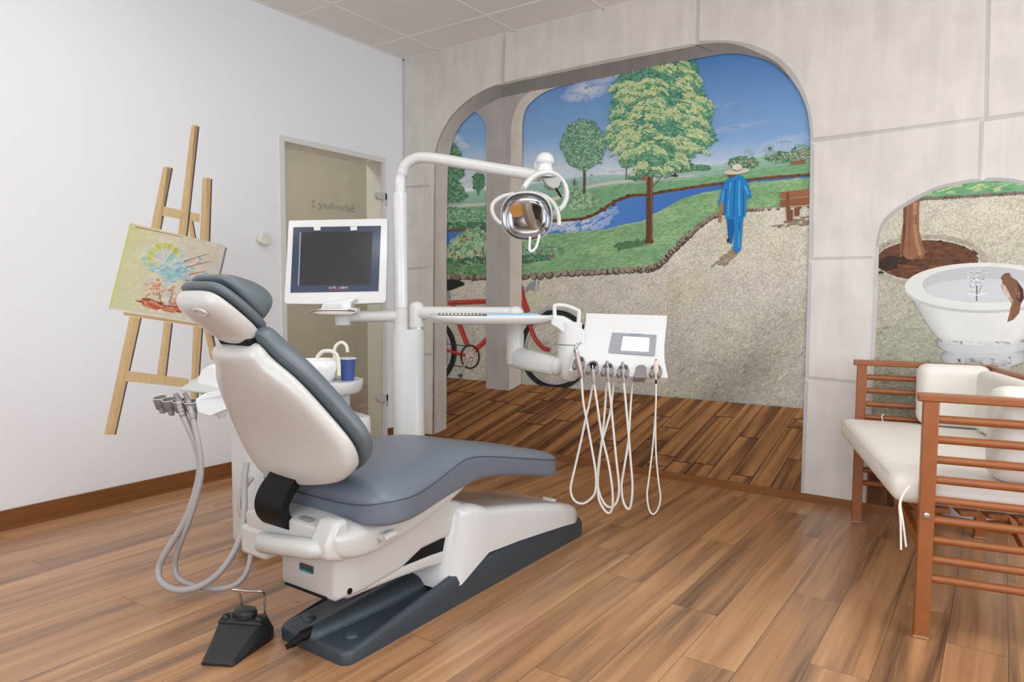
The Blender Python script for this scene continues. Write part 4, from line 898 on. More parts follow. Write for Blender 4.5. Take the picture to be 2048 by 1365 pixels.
ed = [bp_(0.03, -0.062, 0.472), bp_(0.5, -0.066, 0.472), bp_(BL-0.10, -0.062, 0.472)]
MB().tube(smooth_path(ed, 6), 0.0012, 6).build('seam', mat('grey_thread', rgb(206, 200, 190), 0.8), sc)
for off, en in ((0.0, (1802, 1100, 2.06)), (0.004, (1812, 1094, 2.07))):
    MB().tube(smooth_path([P(1818, 973, 2.08), P(1806, 990, 2.055), P(1799+off*400, 1010, 2.05), P(1801+off*1200, 1045, 2.05), P(*en)], 5), 0.0030, 6).build('tie_ribbon', M_cush, sc)
MB().tube(smooth_path([bp_(0.02, 0.11, 0.478), bp_(0.018, 0.105, 0.50), bp_(0.022, 0.112, 0.512)], 4), 0.003, 6).build('tie_ribbon', M_cush, sc)
c1 = thing('back_cushion', 'white cushion leaning on the far slatted end of the bench near the painted wall', 'cushion', bp_(0.08, 0.36, 0.487))
o = pillow(bp_(0.135, 0.225, 0.488), b2*0.27, Z*0.262-b1*0.03, -b1*0.095, 0.012).build('cover', M_cush, c1); weld(o)
c3 = thing('back_cushion', 'white cushion leaning on the back rail between the two slatted ends', 'cushion', bp_(0.5, 0.46, 0.487))
o = pillow(bp_(0.15, 0.415, 0.488), b1*0.72, Z*0.252, b2*0.07, 0.010).build('cover', M_cush, c3); weld(o)
c2 = thing('back_cushion', 'white cushion standing inside the near slatted end, seen between the slats', 'cushion', bp_(BL-0.1, 0.45, 0.487))
o = pillow(bp_(BL-0.035, 0.20, 0.487), b2*0.30, Z*0.285, -b1*0.12, 0.012).build('cover', M_cush, c2); weld(o)
# ------------------------------------------------------------------ painted park mural on the back wall (flat paint on the plaster)
class Paint:
    """flat paint patches on a wall; each patch keeps its own paint colour"""
    top = {'back': 0.0004, 'left': 0.0004}
    def __init__(s, wall, layer): s.wall = wall; s.d = Paint.top[wall]; s.v = []; s.f = []; s.c = []; s.k = 0; s.big = 0
    def pt(s, x, y):
        e = s.d+s.k*3e-7+s.big*6e-6; Paint.top[s.wall] = max(Paint.top[s.wall], e+0.00005)
        return PY(x, y, -e) if s.wall == 'back' else PX(x, y, e)
    def poly(s, pts, col):
        s.big += len(pts) >= 11
        o = len(s.v); s.v += [s.pt(*p) for p in pts]; s.f.append(tuple(range(o, o+len(pts)))); s.k += 1
        s.c.append(col if isinstance(col, list) else [col]*len(pts)); return s
    def blob(s, x, y, rx, ry, col, n=7, ang=0.0, rough=0.25):
        a0 = random.random()*6.28; ca, sa = math.cos(ang), math.sin(ang); pts = []
        for i in range(n):
            a = a0+6.283*i/n; r = 1+random.uniform(-rough, rough); u, v = rx*r*math.cos(a), ry*r*math.sin(a); pts.append((x+u*ca-v*sa, y+u*sa+v*ca))
        return s.poly(pts, col)
    def line(s, pts, w_, col):
        """brush line of width w_ (number or list) along pixel points"""
        ws = w_ if isinstance(w_, (list, tuple)) else [w_]*len(pts); L = []; R = []
        for i, (x, y) in enumerate(pts):
            xa, ya = pts[max(i-1, 0)]; xb, yb = pts[min(i+1, len(pts)-1)]; d = math.hypot(xb-xa, yb-ya) or 1; nx, ny = -(yb-ya)/d, (xb-xa)/d
            L.append((x+nx*ws[i]/2, y+ny*ws[i]/2)); R.append((x-nx*ws[i]/2, y-ny*ws[i]/2))
        for i in range(len(pts)-1): s.poly([L[i], L[i+1], R[i+1], R[i]], col); s.k -= 1
        s.k += 1; return s
    def gridfill(s, x0, x1, y0, y1, nx, ny, fn):
        o = len(s.v)
        for j in range(ny+1):
            for i in range(nx+1): s.v.append(s.pt(x0+(x1-x0)*i/nx, y0+(y1-y0)*j/ny))
        q = [[fn(x0+(x1-x0)*i/nx, y0+(y1-y0)*j/ny) for i in range(nx+1)] for j in range(ny+1)]
        for j in range(ny):
            for i in range(nx):
                a = o+j*(nx+1)+i; s.f.append((a, a+1, a+nx+2, a+nx+1)); s.c.append([q[j][i], q[j][i+1], q[j+1][i+1], q[j+1][i]])
        s.k += 1; return s
    def holes(s, outer, inner, col):
        bm = bmesh.new()
        for loop in [outer]+inner:
            vs = [bm.verts.new(s.pt(*p)) for p in loop]
            for i in range(len(vs)): bm.edges.new((vs[i], vs[(i+1) % len(vs)]))
        bmesh.ops.triangle_fill(bm, use_beauty=True, use_dissolve=False, edges=bm.edges[:])
        bm.verts.index_update(); o = len(s.v); s.v += [v.co.copy() for v in bm.verts]
        for f in bm.faces: s.f.append(tuple(o+v.index for v in f.verts)); s.c.append([col]*len(f.verts))
        bm.free(); s.k += 1; return s
    def build(s, name, m, parent, label=None):
        root = parent
        while root.parent is not None: root = root.parent
        me = bpy.data.meshes.new(name); me.from_pydata([p-Vector(root.location) for p in s.v], [], s.f); me.update()
        nrm = Vector((0, -1, 0)) if s.wall == 'back' else Vector((1, 0, 0))
        ca = me.color_attributes.new('Col', 'FLOAT_COLOR', 'CORNER'); i = 0; flat = []
        for cs in s.c:
            for c in cs: flat += c[:4]
        ca.data.foreach_set('color', flat)
        flip = [p.index for p in me.polygons if p.normal.dot(nrm) < 0]
        if flip:
            bm = bmesh.new(); bm.from_mesh(me); bm.faces.ensure_lookup_table(); bmesh.ops.reverse_faces(bm, faces=[bm.faces[k] for k in flip]); bm.to_mesh(me); bm.free()
        me.materials.append(m); o = bpy.data.objects.new(name, me); COL.objects.link(o); o.parent = parent
        if label: o['label'] = label
        return o
PM = paint_mat('wall_paint_smooth', 9, 0.04)
PF = paint_mat('wall_paint_foliage', 40, 0.10, 0.05, 160)
PG = paint_mat('wall_paint_gravel', 7, 0.09, 0.24, 130)
PS = paint_mat('wall_paint_stone', 5, 0.07, 0.05, 7, stretch=(3.0, 1, 0.35))
PWD = paint_mat('wall_paint_planks', 12, 0.10, 0.06, 90)
def jit(c, a=0.1): k = 1+random.uniform(-a, a); return (min(1, c[0]*k), min(1, c[1]*k), min(1, c[2]*k), 1)
def pick(l): return random.choice(l)
def inside(p, poly):
    x, y = p; r = False; n = len(poly)
    for i in range(n):
        (xa, ya), (xb, yb) = poly[i], poly[(i+1) % n]
        if (ya > y) != (yb > y) and x < (xb-xa)*(y-ya)/(yb-ya)+xa: r = not r
    return r
def scatter(poly, n):
    xs = [p[0] for p in poly]; ys = [p[1] for p in poly]; out = []; t = 0
    while len(out) < n and t < n*30:
        t += 1; p = (random.uniform(min(xs), max(xs)), random.uniform(min(ys), max(ys)))
        if inside(p, poly): out.append(p)
    return out
def spline(pts, n=6):
    return [(p.x, p.y) for p in smooth_path([Vector((x, y, 0)) for x, y in pts], n)]
mural = thing('mural', 'painted park scene behind stone arches covering the back wall', 'mural', (2.0, 0, 0))

# --- sky and clouds
def skyc(x, y):
    t = max(0, min(1, (y-100)/240)); c = mix(rgb(72, 124, 186), rgb(136, 174, 218), min(1, t/0.75))
    if t > 0.75: c = mix(c, rgb(205, 218, 228), (t-0.75)/0.25)
    return c
Paint('back', 1).gridfill(880, 1640, 80, 370, 20, 24, skyc).build('painted_sky', PM, mural)
cl = Paint('back', 2)
def cloud(cx, cy, rx, ry, n, amt=0.8, slope=-0.2):
    for i in sorted(range(n*3), key=lambda q: 0):
        a = random.random()*6.283; r = (1-i/(n*3))**0.8*random.uniform(0.85, 1); x, y = cx+rx*r*math.cos(a), cy+ry*r*math.sin(a)+slope*rx*r*math.cos(a)
        s_ = (1.15-r); cl.blob(x, y, rx*0.13*s_+2.5, ry*0.18*s_+1.8, mix(skyc(x, y), rgb(226, 228, 234), amt*(1-r*0.8)*random.uniform(0.75, 1)), 9, 0, 0.2)
cloud(1176, 178, 48, 24, 160); cloud(1205, 155, 40, 16, 60, 0.7); cloud(1150, 195, 30, 10, 40, 0.6, 0); cloud(908, 276, 20, 11, 50, 0.8, 0.3); cloud(925, 290, 14, 6, 25, 0.8, 0.2)
cloud(1570, 285, 60, 16, 60, 0.35); cloud(1500, 320, 70, 10, 50, 0.5); cloud(1230, 345, 60, 9, 60, 0.7); cloud(1380, 335, 50, 9, 40, 0.6); cloud(1100, 345, 40, 10, 30, 0.6); cloud(930, 365, 40, 12, 40, 0.6); cloud(1470, 255, 90, 5, 30, 0.2); cloud(1420, 215, 80, 4, 20, 0.12)
cl.build('painted_clouds', PM, mural)
# --- far hills and meadow
g = Paint('back', 3)
hill = spline([(885, 392), (930, 384), (975, 380), (1040, 372), (1110, 362), (1180, 352), (1240, 350), (1300, 352), (1345, 348), (1384, 341), (1443, 328), (1490, 318), (1531, 309), (1580, 302), (1640, 292)], 4)
for i in range(len(hill)-1):
    (xa, ya), (xb, yb) = hill[i], hill[i+1]
    for k in range(6):
        c = [mix(rgb(168, 200, 190), rgb(128, 176, 138), k/5), mix(rgb(168, 200, 190), rgb(128, 176, 138), (k+1)/6)]
        g.poly([(xa, ya+k*7), (xb, yb+k*7), (xb, yb+k*7+7.2), (xa, ya+k*7+7.2)], [c[0], c[0], c[1], c[1]]); g.k -= 1
g.k += 1
grn = [rgb(120, 172, 122), rgb(104, 160, 112), rgb(140, 186, 130), rgb(92, 150, 104)]
mead = spline([(885, 420), (975, 412), (1040, 408), (1103, 402), (1180, 380), (1268, 368), (1391, 357), (1531, 337), (1640, 322)], 4)
g.poly(mead+[(1640, 372), (1500, 372), (1268, 420), (1200, 470), (885, 470)], rgb(130, 178, 134))
mp_ = mead+[(1640, 366), (1500, 368), (1268, 402), (1200, 440), (885, 470)]
for x, y in scatter(mp_, 900): g.blob(x, y, random.uniform(4, 12), random.uniform(1, 2.4), jit(mix(rgb(134, 180, 138), pick(grn), 0.5), 0.06), 6, -0.12)
g.build('painted_meadow', PF, mural)
p_ = Paint('back', 4)
p_.line(spline([(885, 416), (930, 411), (975, 408)], 3), [7]*7, rgb(200, 202, 190)); p_.build('painted_path', PM, mural); p_ = Paint('back', 4)
p_.line(spline([(1040, 414), (1103, 400), (1180, 373), (1268, 361), (1330, 356), (1391, 351)], 4), [8, 8, 8, 8, 8, 7, 7, 7, 6, 6, 6, 6, 5, 5, 5, 5, 4, 4, 3, 3, 2], rgb(204, 206, 194))
p_.build('painted_path', PM, mural)
# --- river, banks
rv = Paint('back', 5)
upper = spline([(1035, 452), (1107, 442), (1167, 437), (1201, 422), (1232, 402), (1268, 391), (1296, 389), (1356, 379), (1443, 366.5), (1531, 356), (1640, 348)], 5)
lower = spline([(1035, 470), (1096, 468), (1180, 461.5), (1215, 458), (1250, 449), (1285, 442), (1313, 426), (1341, 411), (1366, 398), (1405, 386), (1440, 379), (1496, 366), (1640, 354)], 5)
def wat(x, y): return mix(rgb(86, 138, 208), rgb(64, 112, 188), max(0, min(1, (x-1200)/250))) 
rv.poly(upper+lower[::-1], [wat(*p) for p in upper+lower[::-1]])
for x, y in scatter([(1040, 470), (1040, 446), (1167, 439), (1235, 412), (1240, 420), (1205, 458), (1180, 461)], 150): rv.blob(x, y, random.uniform(4, 10), random.uniform(2, 4), mix(rgb(120, 160, 215), rgb(216, 222, 232), random.uniform(0.2, 1)*max(0.2, min(1, (1250-x)/90))), 7, -0.5)
rv.poly([(885, 462), (975, 455), (975, 500), (885, 500)], rgb(72, 122, 196))
rv.build('painted_river', PM, mural)
bk_ = Paint('back', 6)
bk_.line(upper, [6]*len(upper), rgb(112, 76, 52)); bk_.line([(x, y-2) for x, y in upper], [2]*len(upper), rgb(150, 104, 70))
bk_.line([(885, 462), (930, 459), (975, 455)], 7, rgb(120, 82, 58)); bk_.line([(885, 457), (975, 450)], 8, rgb(96, 156, 104))
for x, y in upper: 
    if random.random() < 0.8: bk_.blob(x+random.uniform(-8, 8), y+random.uniform(-2, 2), 5, 2, jit(rgb(96, 62, 42), 0.25), 6)
bk_.build('painted_river_bank', PF, mural)
# --- near lawn with stone kerb
lw_ = Paint('back', 7)
kerb = spline([(885, 556), (930, 553), (971, 553), (1044, 553), (1137, 546), (1216, 542), (1280, 538), (1307, 535), (1327, 520), (1356, 489), (1377, 470), (1405, 446), (1437, 428), (1493, 419), (1531, 417), (1640, 410)], 6)
nearb = [(x, y+1) for x, y in lower]
lw_.poly(nearb+[(1640, 412)]+kerb[::-1]+[(885, 500), (975, 500), (1035, 470)], rgb(122, 170, 112))
lawn = nearb+kerb[::-1]+[(1035, 470)]
gl_ = [rgb(148, 186, 138), rgb(132, 174, 126), rgb(166, 196, 142), rgb(116, 162, 118), rgb(182, 204, 146), rgb(106, 152, 112)]
for x, y in scatter(lawn, 3200):
    t = min(1, max(0, (y-400)/140)); n_ = 0.5+0.5*math.sin(x*0.03+y*0.05)*math.cos(y*0.08-x*0.012)
    c = mix(mix(rgb(170, 202, 146), rgb(124, 172, 128), n_), rgb(126, 172, 134), 0.45*t); lw_.blob(x, y, random.uniform(2.5, 9), random.uniform(1, 2.6), jit(mix(c, pick(gl_), 0.35), 0.06), 6, -0.25)
for x, y in scatter([(1225, 488), (1298, 478), (1298, 487), (1240, 500)], 60): lw_.blob(x, y, random.uniform(4, 9), 2, jit(rgb(88, 126, 90)), 6, -0.5)
lw_.build('painted_lawn', PF, mural)
# --- gravel yard
gv = Paint('back', 8)
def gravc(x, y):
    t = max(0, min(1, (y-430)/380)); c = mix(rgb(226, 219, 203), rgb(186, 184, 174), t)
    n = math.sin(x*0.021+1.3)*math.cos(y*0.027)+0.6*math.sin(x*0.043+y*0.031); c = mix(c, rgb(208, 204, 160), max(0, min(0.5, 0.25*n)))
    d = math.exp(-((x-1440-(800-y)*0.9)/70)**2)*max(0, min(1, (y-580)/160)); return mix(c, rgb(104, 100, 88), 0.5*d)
kb = [p for p in kerb]
o_ = len(gv.v)
for i in range(len(kb)-1):
    (xa, ya), (xb, yb) = kb[i], kb[i+1]
    for k in range(12):
        def yy(y0, k): return y0+(850-y0)*k/12
        q = [(xa, yy(ya, k)), (xb, yy(yb, k)), (xb, yy(yb, k+1)), (xa, yy(ya, k+1))]
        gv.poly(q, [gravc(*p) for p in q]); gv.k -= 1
gv.k += 1
reg = kb+[(1640, 830), (885, 760)]
for x, y in scatter(reg, 2600):
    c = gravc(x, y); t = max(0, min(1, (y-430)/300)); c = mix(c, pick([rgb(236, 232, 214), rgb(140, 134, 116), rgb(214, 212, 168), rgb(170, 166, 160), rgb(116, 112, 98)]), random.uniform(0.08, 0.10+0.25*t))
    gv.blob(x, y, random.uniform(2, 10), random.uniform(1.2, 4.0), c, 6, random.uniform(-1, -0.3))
for x, y in scatter([(1425, 532), (1470, 492), (1482, 500), (1452, 530)], 60): gv.blob(x, y, random.uniform(4, 9), 2.4, jit(rgb(158, 142, 120), 0.12), 6, -0.55)
for x, y in scatter([(1545, 450), (1615, 432), (1625, 450), (1560, 458)], 40): gv.blob(x, y, random.uniform(4, 10), 2, jit(rgb(150, 134, 112), 0.1), 6, 0)
gv.build('painted_gravel', PG, mural)
ks = Paint('back', 9)
for i in range(0, len(kerb)-1):
    x, y = kerb[i]; x2, y2 = kerb[i+1]; d = math.hypot(x2-x, y2-y); n = max(1, int(d/13))
    for k in range(n):
        cx, cy = x+(x2-x)*(k+0.5)/n, y+(y2-y)*(k+0.5)/n; s_ = 0.55 if cx > 1437 else (0.75 if cx > 1380 else 1.0)
        ks.blob(cx, cy+2, 8.4*s_, 7.0*s_, jit(rgb(96, 84, 72), 0.15), 8, math.atan2(y2-y, x2-x)); ks.blob(cx-0.5, cy+0.5, 7.0*s_, 5.8*s_, jit(rgb(170, 154, 138), 0.12), 8, math.atan2(y2-y, x2-x))
ks.build('painted_kerb_stones', PF, mural)['kind'] = 'stuff'
# --- bushes and small trees
def foliage(pt_, poly, n, cols, rx, ry, ang=(-0.6, 0.6)):
    rx = (rx[0]*0.6, rx[1]*0.72); ry = (ry[0]*0.6, ry[1]*0.72)
    for x, y in scatter(poly, int(n*2.2)): pt_.blob(x, y, random.uniform(*rx), random.uniform(*ry), jit(pick(cols), 0.08), 6, random.uniform(*ang), 0.35)
def ell(cx, cy, rx, ry, n=24, w_=0.08): return [(cx+rx*(1+random.uniform(-w_, w_))*math.cos(6.283*i/n), cy+ry*(1+random.uniform(-w_, w_))*math.sin(6.283*i/n)) for i in range(n)]
dk = [rgb(70, 116, 88), rgb(82, 130, 100)]; md = [rgb(112, 156, 122), rgb(128, 170, 136), rgb(96, 142, 110)]; lt = [rgb(172, 200, 164), rgb(154, 188, 150)]
bs = Paint('back', 10)
for cx, cy, rx, ry in ((1160, 402, 38, 19), (1150, 384, 18, 8)):
    e = ell(cx, cy, rx, ry); bs.poly(e, rgb(126, 164, 128)); foliage(bs, e, 120, md+lt+lt, (3, 8), (2, 4))
for cx, cy, rx, ry in ((1270, 354, 14, 7), (1365, 334, 25, 11), (1400, 336, 22, 6), (1290, 352, 20, 5), (1105, 373, 16, 7)):
    e = ell(cx, cy, rx, ry, 16); bs.poly(e, rgb(110, 150, 122)); foliage(bs, e, 50, md+dk, (2, 5), (1, 3))
for cx, cy, rx, ry in ((1487, 326, 32, 13), (1560, 314, 30, 11), (1605, 305, 22, 14)):
    e = ell(cx, cy, rx, ry, 18); bs.poly(e, rgb(84, 120, 92)); foliage(bs, e, 110, dk+md+[rgb(150, 178, 140)], (2, 5), (1, 3))
    for x, y in scatter(e, 18): bs.blob(x, y, 2, 1.5, rgb(226, 168, 170), 5)
for cx, cy, rx, ry in ((1500, 306, 9, 9), (1540, 299, 9, 10), (1600, 293, 8, 8)): 
    for k in range(3): bs.blob(cx, cy, rx*(1-k*0.25), ry*(1-k*0.25), mix(skyc(cx, cy), rgb(140, 180, 150), 0.2+0.2*k), 10)
foliage(bs, [(885, 425), (900, 415), (930, 418), (960, 424), (975, 422), (975, 452), (885, 456)], 260, md+lt, (3, 7), (2, 4)); foliage(bs, [(885, 446), (975, 444), (975, 453), (885, 457)], 50, dk, (3, 7), (1, 3))
rose = [(885, 532), (890, 500), (905, 480), (930, 462), (955, 455), (975, 470), (975, 540), (885, 545)]
bs.poly(rose, rgb(140, 182, 146)); foliage(bs, rose, 260, md+lt+lt+[rgb(196, 212, 160)], (3, 8), (2, 6), (-2, -0.6)); foliage(bs, [(885, 520), (975, 512), (975, 545), (885, 545)], 110, dk+[rgb(60, 94, 70)], (2, 4), (3, 7), (-0.3, 0.3))
rose2 = [(1040, 500), (1060, 488), (1085, 486), (1120, 492), (1128, 504), (1105, 516), (1040, 525)]
foliage(bs, rose2, 150, md+lt, (3, 7), (1.5, 3)); foliage(bs, [(1040, 512), (1100, 508), (1100, 520), (1040, 528)], 50, dk, (3, 6), (1, 3))
for x, y in scatter(rose, 26)+scatter(rose2, 7): bs.blob(x, y, 2.2, 1.9, rgb(178, 66, 58), 6)
foliage(bs, [(885, 530), (975, 528), (975, 548), (885, 550)], 80, [rgb(120, 164, 116), rgb(98, 140, 100)], (4, 9), (1.5, 3))
bs.build('painted_bushes', PF, mural)
def small_tree(name, cx, cy, rx, ry, trunk, cols, n, layer, w_=3):
    t = Paint('back', layer); t.line(trunk, w_, rgb(98, 88, 72)); tr_ = t.build(name, PF, mural)
    c = Paint('back', layer+0.4); 
    for k in range(14):
        a = 6.283*k/14; c.blob(cx+rx*0.62*math.cos(a), cy+ry*0.62*math.sin(a), rx*0.36, ry*0.36, jit(cols[0], 0.08), 9)
    e = ell(cx, cy, rx, ry, 26, 0.14); c.poly(ell(cx, cy, rx*0.85, ry*0.85), cols[0]); foliage(c, e, n, cols, (2, 5), (1.5, 3.5)); c.build('painted_crown', PF, tr_)
gt = [rgb(104, 146, 122), rgb(120, 162, 134), rgb(140, 180, 150), rgb(88, 130, 106), rgb(164, 194, 164)]
small_tree('painted_tree', 1166, 290, 45, 50, [(1168, 330), (1169, 360), (1168, 388)], gt, 520, 11, 5)
small_tree('painted_tree', 1253, 320, 15, 17, [(1253, 330), (1252, 360)], gt, 60, 11, 2)
small_tree('painted_tree', 957, 364, 12, 19, [(957, 380), (956, 392)], [rgb(92, 138, 104), rgb(110, 152, 116), rgb(78, 120, 92)], 90, 11, 2)
tl = Paint('back', 11); el_ = [(885, 290), (905, 285), (918, 300), (922, 312), (914, 320), (928, 340), (926, 352), (914, 362), (928, 380), (934, 392), (924, 402), (885, 404)]
tl.poly(el_, rgb(92, 140, 104)); foliage(tl, el_, 300, dk+md, (3, 7), (2, 4)); tl.build('painted_tree', PF, mural)
# --- the big park tree
bt = Paint('back', 12)
bt.line(spline([(1301, 150), (1300, 250), (1300, 330), (1299, 400), (1298, 487)], 4), [4]*4+[8]*4+[11]*4+[12]*4+[17], rgb(104, 68, 48)); bt.line(spline([(1302, 345), (1303, 400), (1303, 484)], 3), 3, rgb(142, 100, 72))
bt.line([(1300, 270), (1285, 240)], 4, rgb(104, 68, 48)); bt.line([(1302, 345), (1318, 330), (1330, 315)], 2, rgb(120, 84, 60)); bt.line([(1304, 375), (1330, 345)], 1.5, rgb(110, 92, 70))
tree = bt.build('painted_tree', PF, mural, 'tall broad painted tree with pale tiered leaves')
cw = Paint('back', 12.6)
def halfw(y):
    for (ya, wa, ca), (yb, wb, cb) in zip(TW, TW[1:]):
        if ya <= y <= yb: t = (y-ya)/(yb-ya); return wa+(wb-wa)*t, ca+(cb-ca)*t
    return TW[-1][1:]
TW = [(118, 66, 1330), (150, 82, 1318), (185, 98, 1318), (220, 112, 1322), (255, 108, 1320), (280, 122, 1322), (310, 78, 1312), (345, 26, 1308)]
dkt = [rgb(84, 146, 116), rgb(100, 160, 126), rgb(76, 134, 108)]; ltt = [rgb(196, 208, 152), rgb(180, 202, 150), rgb(214, 214, 148), rgb(164, 194, 146), rgb(204, 214, 170)]
y = 122
while y < 346:
    hw, cx = halfw(y)
    for k in range(int(70*hw/60)): cw.blob(cx+random.uniform(-1, 1)*hw*0.92, y+random.uniform(-8, 10), random.uniform(2, 6), random.uniform(1.2, 3), jit(pick(dkt+[rgb(128, 178, 138)]), 0.1), 6, random.uniform(-0.5, 0.5), 0.45)
    y += 6
y = 126
while y < 345:
    hw, cx = halfw(y)
    for k in range(max(2, int(hw/13))):
        x = cx+random.uniform(-1, 1)*hw*0.9; sg = 1 if x > 1301 else -1; wd_ = random.uniform(22, 38)*(0.6+hw/200); yo = random.uniform(-6, 6)
        for i in range(70):
            t = random.random(); th = (16*(1-t)+3)*random.random()**1.3; bx = x+sg*wd_*(t-0.4)+random.uniform(-4, 4); by = y+yo+16*t*t-5*math.sin(t*3.1)+th+random.uniform(-2, 2)
            up_ = th < 9*(1-t)+1.5; cw.blob(bx, by, random.uniform(1.8, 4.6), random.uniform(0.9, 2.0), jit(pick(ltt if up_ else [rgb(140, 182, 140), rgb(112, 166, 128), rgb(96, 152, 118)]), 0.06), 6, sg*(0.2+0.7*t), 0.45)
    y += 15
cw.build('painted_crown', PF, tree)
# --- walking figure in blue, seen from behind
def X5(x, y): return (1180+x/2.844, 80+y/2.844)
fg = Paint('back', 13)
blu, bl2, bl3 = rgb(38, 132, 200), rgb(86, 172, 226), rgb(22, 100, 168)
sh_ = [X5(*p) for p in ((770, 800), (800, 782), (835, 772), (868, 776), (890, 795), (906, 850), (922, 893), (906, 906), (888, 890), (886, 1000), (870, 1016), (815, 1022), (770, 1018), (760, 930), (745, 938), (727, 936), (748, 862))]
fg.poly(sh_, blu)
for l_ in (((800, 810), (790, 900), (785, 1000)), ((850, 800), (848, 900), (850, 1000)), ((760, 860), (750, 920)), ((880, 830), (900, 880))): fg.line([X5(*p) for p in l_], 3.2, bl2)
for l_ in (((825, 800), (820, 900), (815, 1010)), ((872, 850), (872, 1000)), ((774, 850), (768, 990))): fg.line([X5(*p) for p in l_], 2.4, bl3)
fig = fg.build('painted_person', PM, mural, 'painted figure walking away, blue shirt and trousers, wide straw hat')
b = Paint('back', 13.3); b.poly([X5(*p) for p in ((778, 1018), (822, 1020), (826, 1060), (806, 1160), (790, 1156), (783, 1100))], bl3); b.poly([X5(*p) for p in ((818, 1018), (872, 1012), (866, 1090), (858, 1196), (836, 1213), (814, 1190), (822, 1080))], blu); b.line([X5(*p) for p in ((850, 1040), (846, 1180))], 3, bl2); b.build('trousers', PM, fig)
b = Paint('back', 13.6); b.poly([X5(*p) for p in ((742, 920), (760, 928), (746, 1040), (728, 1036))], rgb(166, 128, 98)); b.build('carried_board', PM, fig)
b = Paint('back', 13.6); b.poly([X5(806+54*math.cos(a)*0.45, 770+12*math.sin(a)) for a in [6.283*i/12 for i in range(12)]], rgb(120, 84, 66)); b.blob(*X5(785, 1140), 3, 4, rgb(60, 44, 40)); b.build('skin_and_shoe', PM, fig)
b = Paint('back', 13.9); b.poly([X5(835+75*math.cos(a), 748+17*math.sin(a)-0.1*(75*math.cos(a))) for a in [6.283*i/20 for i in range(20)]], rgb(214, 206, 184)); b.poly([X5(*p) for p in ((808, 740), (812, 712), (835, 705), (862, 710), (866, 738), (838, 748))], rgb(226, 220, 202)); b.line([X5(808, 738), X5(838, 746), X5(866, 737)], 2, rgb(150, 140, 118)); b.build('hat', PM, fig)
# --- park bench, couple and cyclist far off
b = Paint('back', 13); br_ = [rgb(160, 104, 74), rgb(148, 94, 66)]
b.poly([X5(*p) for p in ((1082, 866), (1250, 848), (1250, 888), (1082, 902))], br_[0]); b.poly([X5(*p) for p in ((1082, 912), (1250, 894), (1250, 936), (1082, 950))], br_[1]); b.line([X5(1082, 908), X5(1250, 890)], 1.2, rgb(196, 168, 130))
b.line([X5(1130, 950), X5(1250, 940)], 2, rgb(206, 170, 130))
for q in (((1115, 868), (1134, 868), (1134, 965), (1153, 965), (1153, 1026), (1120, 1030), (1116, 960)), ((1162, 955), (1192, 950), (1192, 1000), (1163, 1004))): b.poly([X5(*p) for p in q], rgb(132, 82, 58))
b.build('painted_park_bench', PM, mural, 'large painted bench on the gravel by the right pillar')
for q, c, lb in ((((1142, 690), (1225, 682), (1225, 702), (1140, 708)), rgb(150, 100, 80), 'tiny painted bench before the far bushes'), (((288, 780), (330, 776), (330, 796), (288, 800)), rgb(150, 108, 90), 'tiny painted bench left of the big tree trunk')):
    b = Paint('back', 13); b.poly([X5(*p) for p in q], c); b.build('painted_park_bench', PM, mural, lb)
b = Paint('back', 13); b.blob(1148, 366, 2, 6, rgb(90, 96, 120)); b.blob(1152, 366, 2, 6, rgb(170, 140, 90)); b.blob(1149, 358, 1.5, 1.5, rgb(150, 110, 90)); b.build('painted_couple', PM, mural); b = Paint('back', 13); b.blob(1348, 352, 8, 2, rgb(60, 62, 66)); b.blob(1350, 348, 2.5, 3, rgb(70, 50, 60)); b.build('painted_cyclist', PM, mural)
# --- red bicycle
def ring(pt_, cx, cy, rx, ry, w_, col, a0=0, a1=360, n=48):
    pt_.line([(cx+rx*math.cos(math.radians(a0+(a1-a0)*i/n)), cy+ry*math.sin(math.radians(a0+(a1-a0)*i/n))) for i in range(n+1)], w_, col)
red, rd2 = rgb(176, 54, 44), rgb(206, 92, 76)
wheels = []
for cx, cy, rx, ry in ((1111, 700, 67, 75), (850, 702, 58, 66)):
    b = Paint('back', 13); ring(b, cx, cy, rx, ry, 10, rgb(40, 40, 44)); ring(b, cx, cy, rx-7, ry-7, 4, rgb(176, 176, 176)); wheels.append(b)
b = Paint('back', 13.3)
for l_, w_ in ((((896, 606), (975, 603)), 9), (((905, 612), (917, 645), (934, 690)), 9), (((975, 678), (948, 702)), 9), (((890, 700), (930, 711)), 6), (((1040, 572), (1046, 600), (1055, 624)), 11), (((1060, 652), (1070, 678), (1086, 696), (1100, 700)), 8)):
    b.line(spline(list(l_), 4), w_, red); b.line([(x-1, y-1.5) for x, y in spline(list(l_), 4)], 2, rd2)
bike = b.build('painted_bicycle', PM, mural, 'painted red bicycle leaning behind the painted pillar')
for b in wheels: b.build('wheel', PM, bike)
b = Paint('back', 13.6); ring(b, 940, 714, 18, 23, 3, rgb(52, 46, 46)); b.blob(940, 714, 8, 9, rgb(222, 200, 196), 12, 0, 0.05)
for k in range(5): a = 1.2566*k+0.4; b.line([(940, 714), (940+15*math.cos(a), 714+19*math.sin(a))], 3, rgb(214, 180, 172))
b.line([(938, 716), (926, 736), (920, 752)], 4, rgb(186, 184, 184)); b.blob(921, 752, 5, 4, rgb(90, 88, 88)); b.line([(892, 688), (930, 692)], 1.5, rgb(60, 54, 50)); b.line([(892, 730), (928, 734)], 1.5, rgb(60, 54, 50)); b.build('chainring', PM, bike)
b = Paint('back', 13.6); b.poly(spline([(885, 562), (905, 559), (925, 564), (928, 570), (918, 574), (903, 580), (885, 584)], 4), rgb(42, 42, 46)); b.line([(896, 582), (900, 604)], 4, rgb(150, 150, 152)); b.build('saddle', PM, bike)
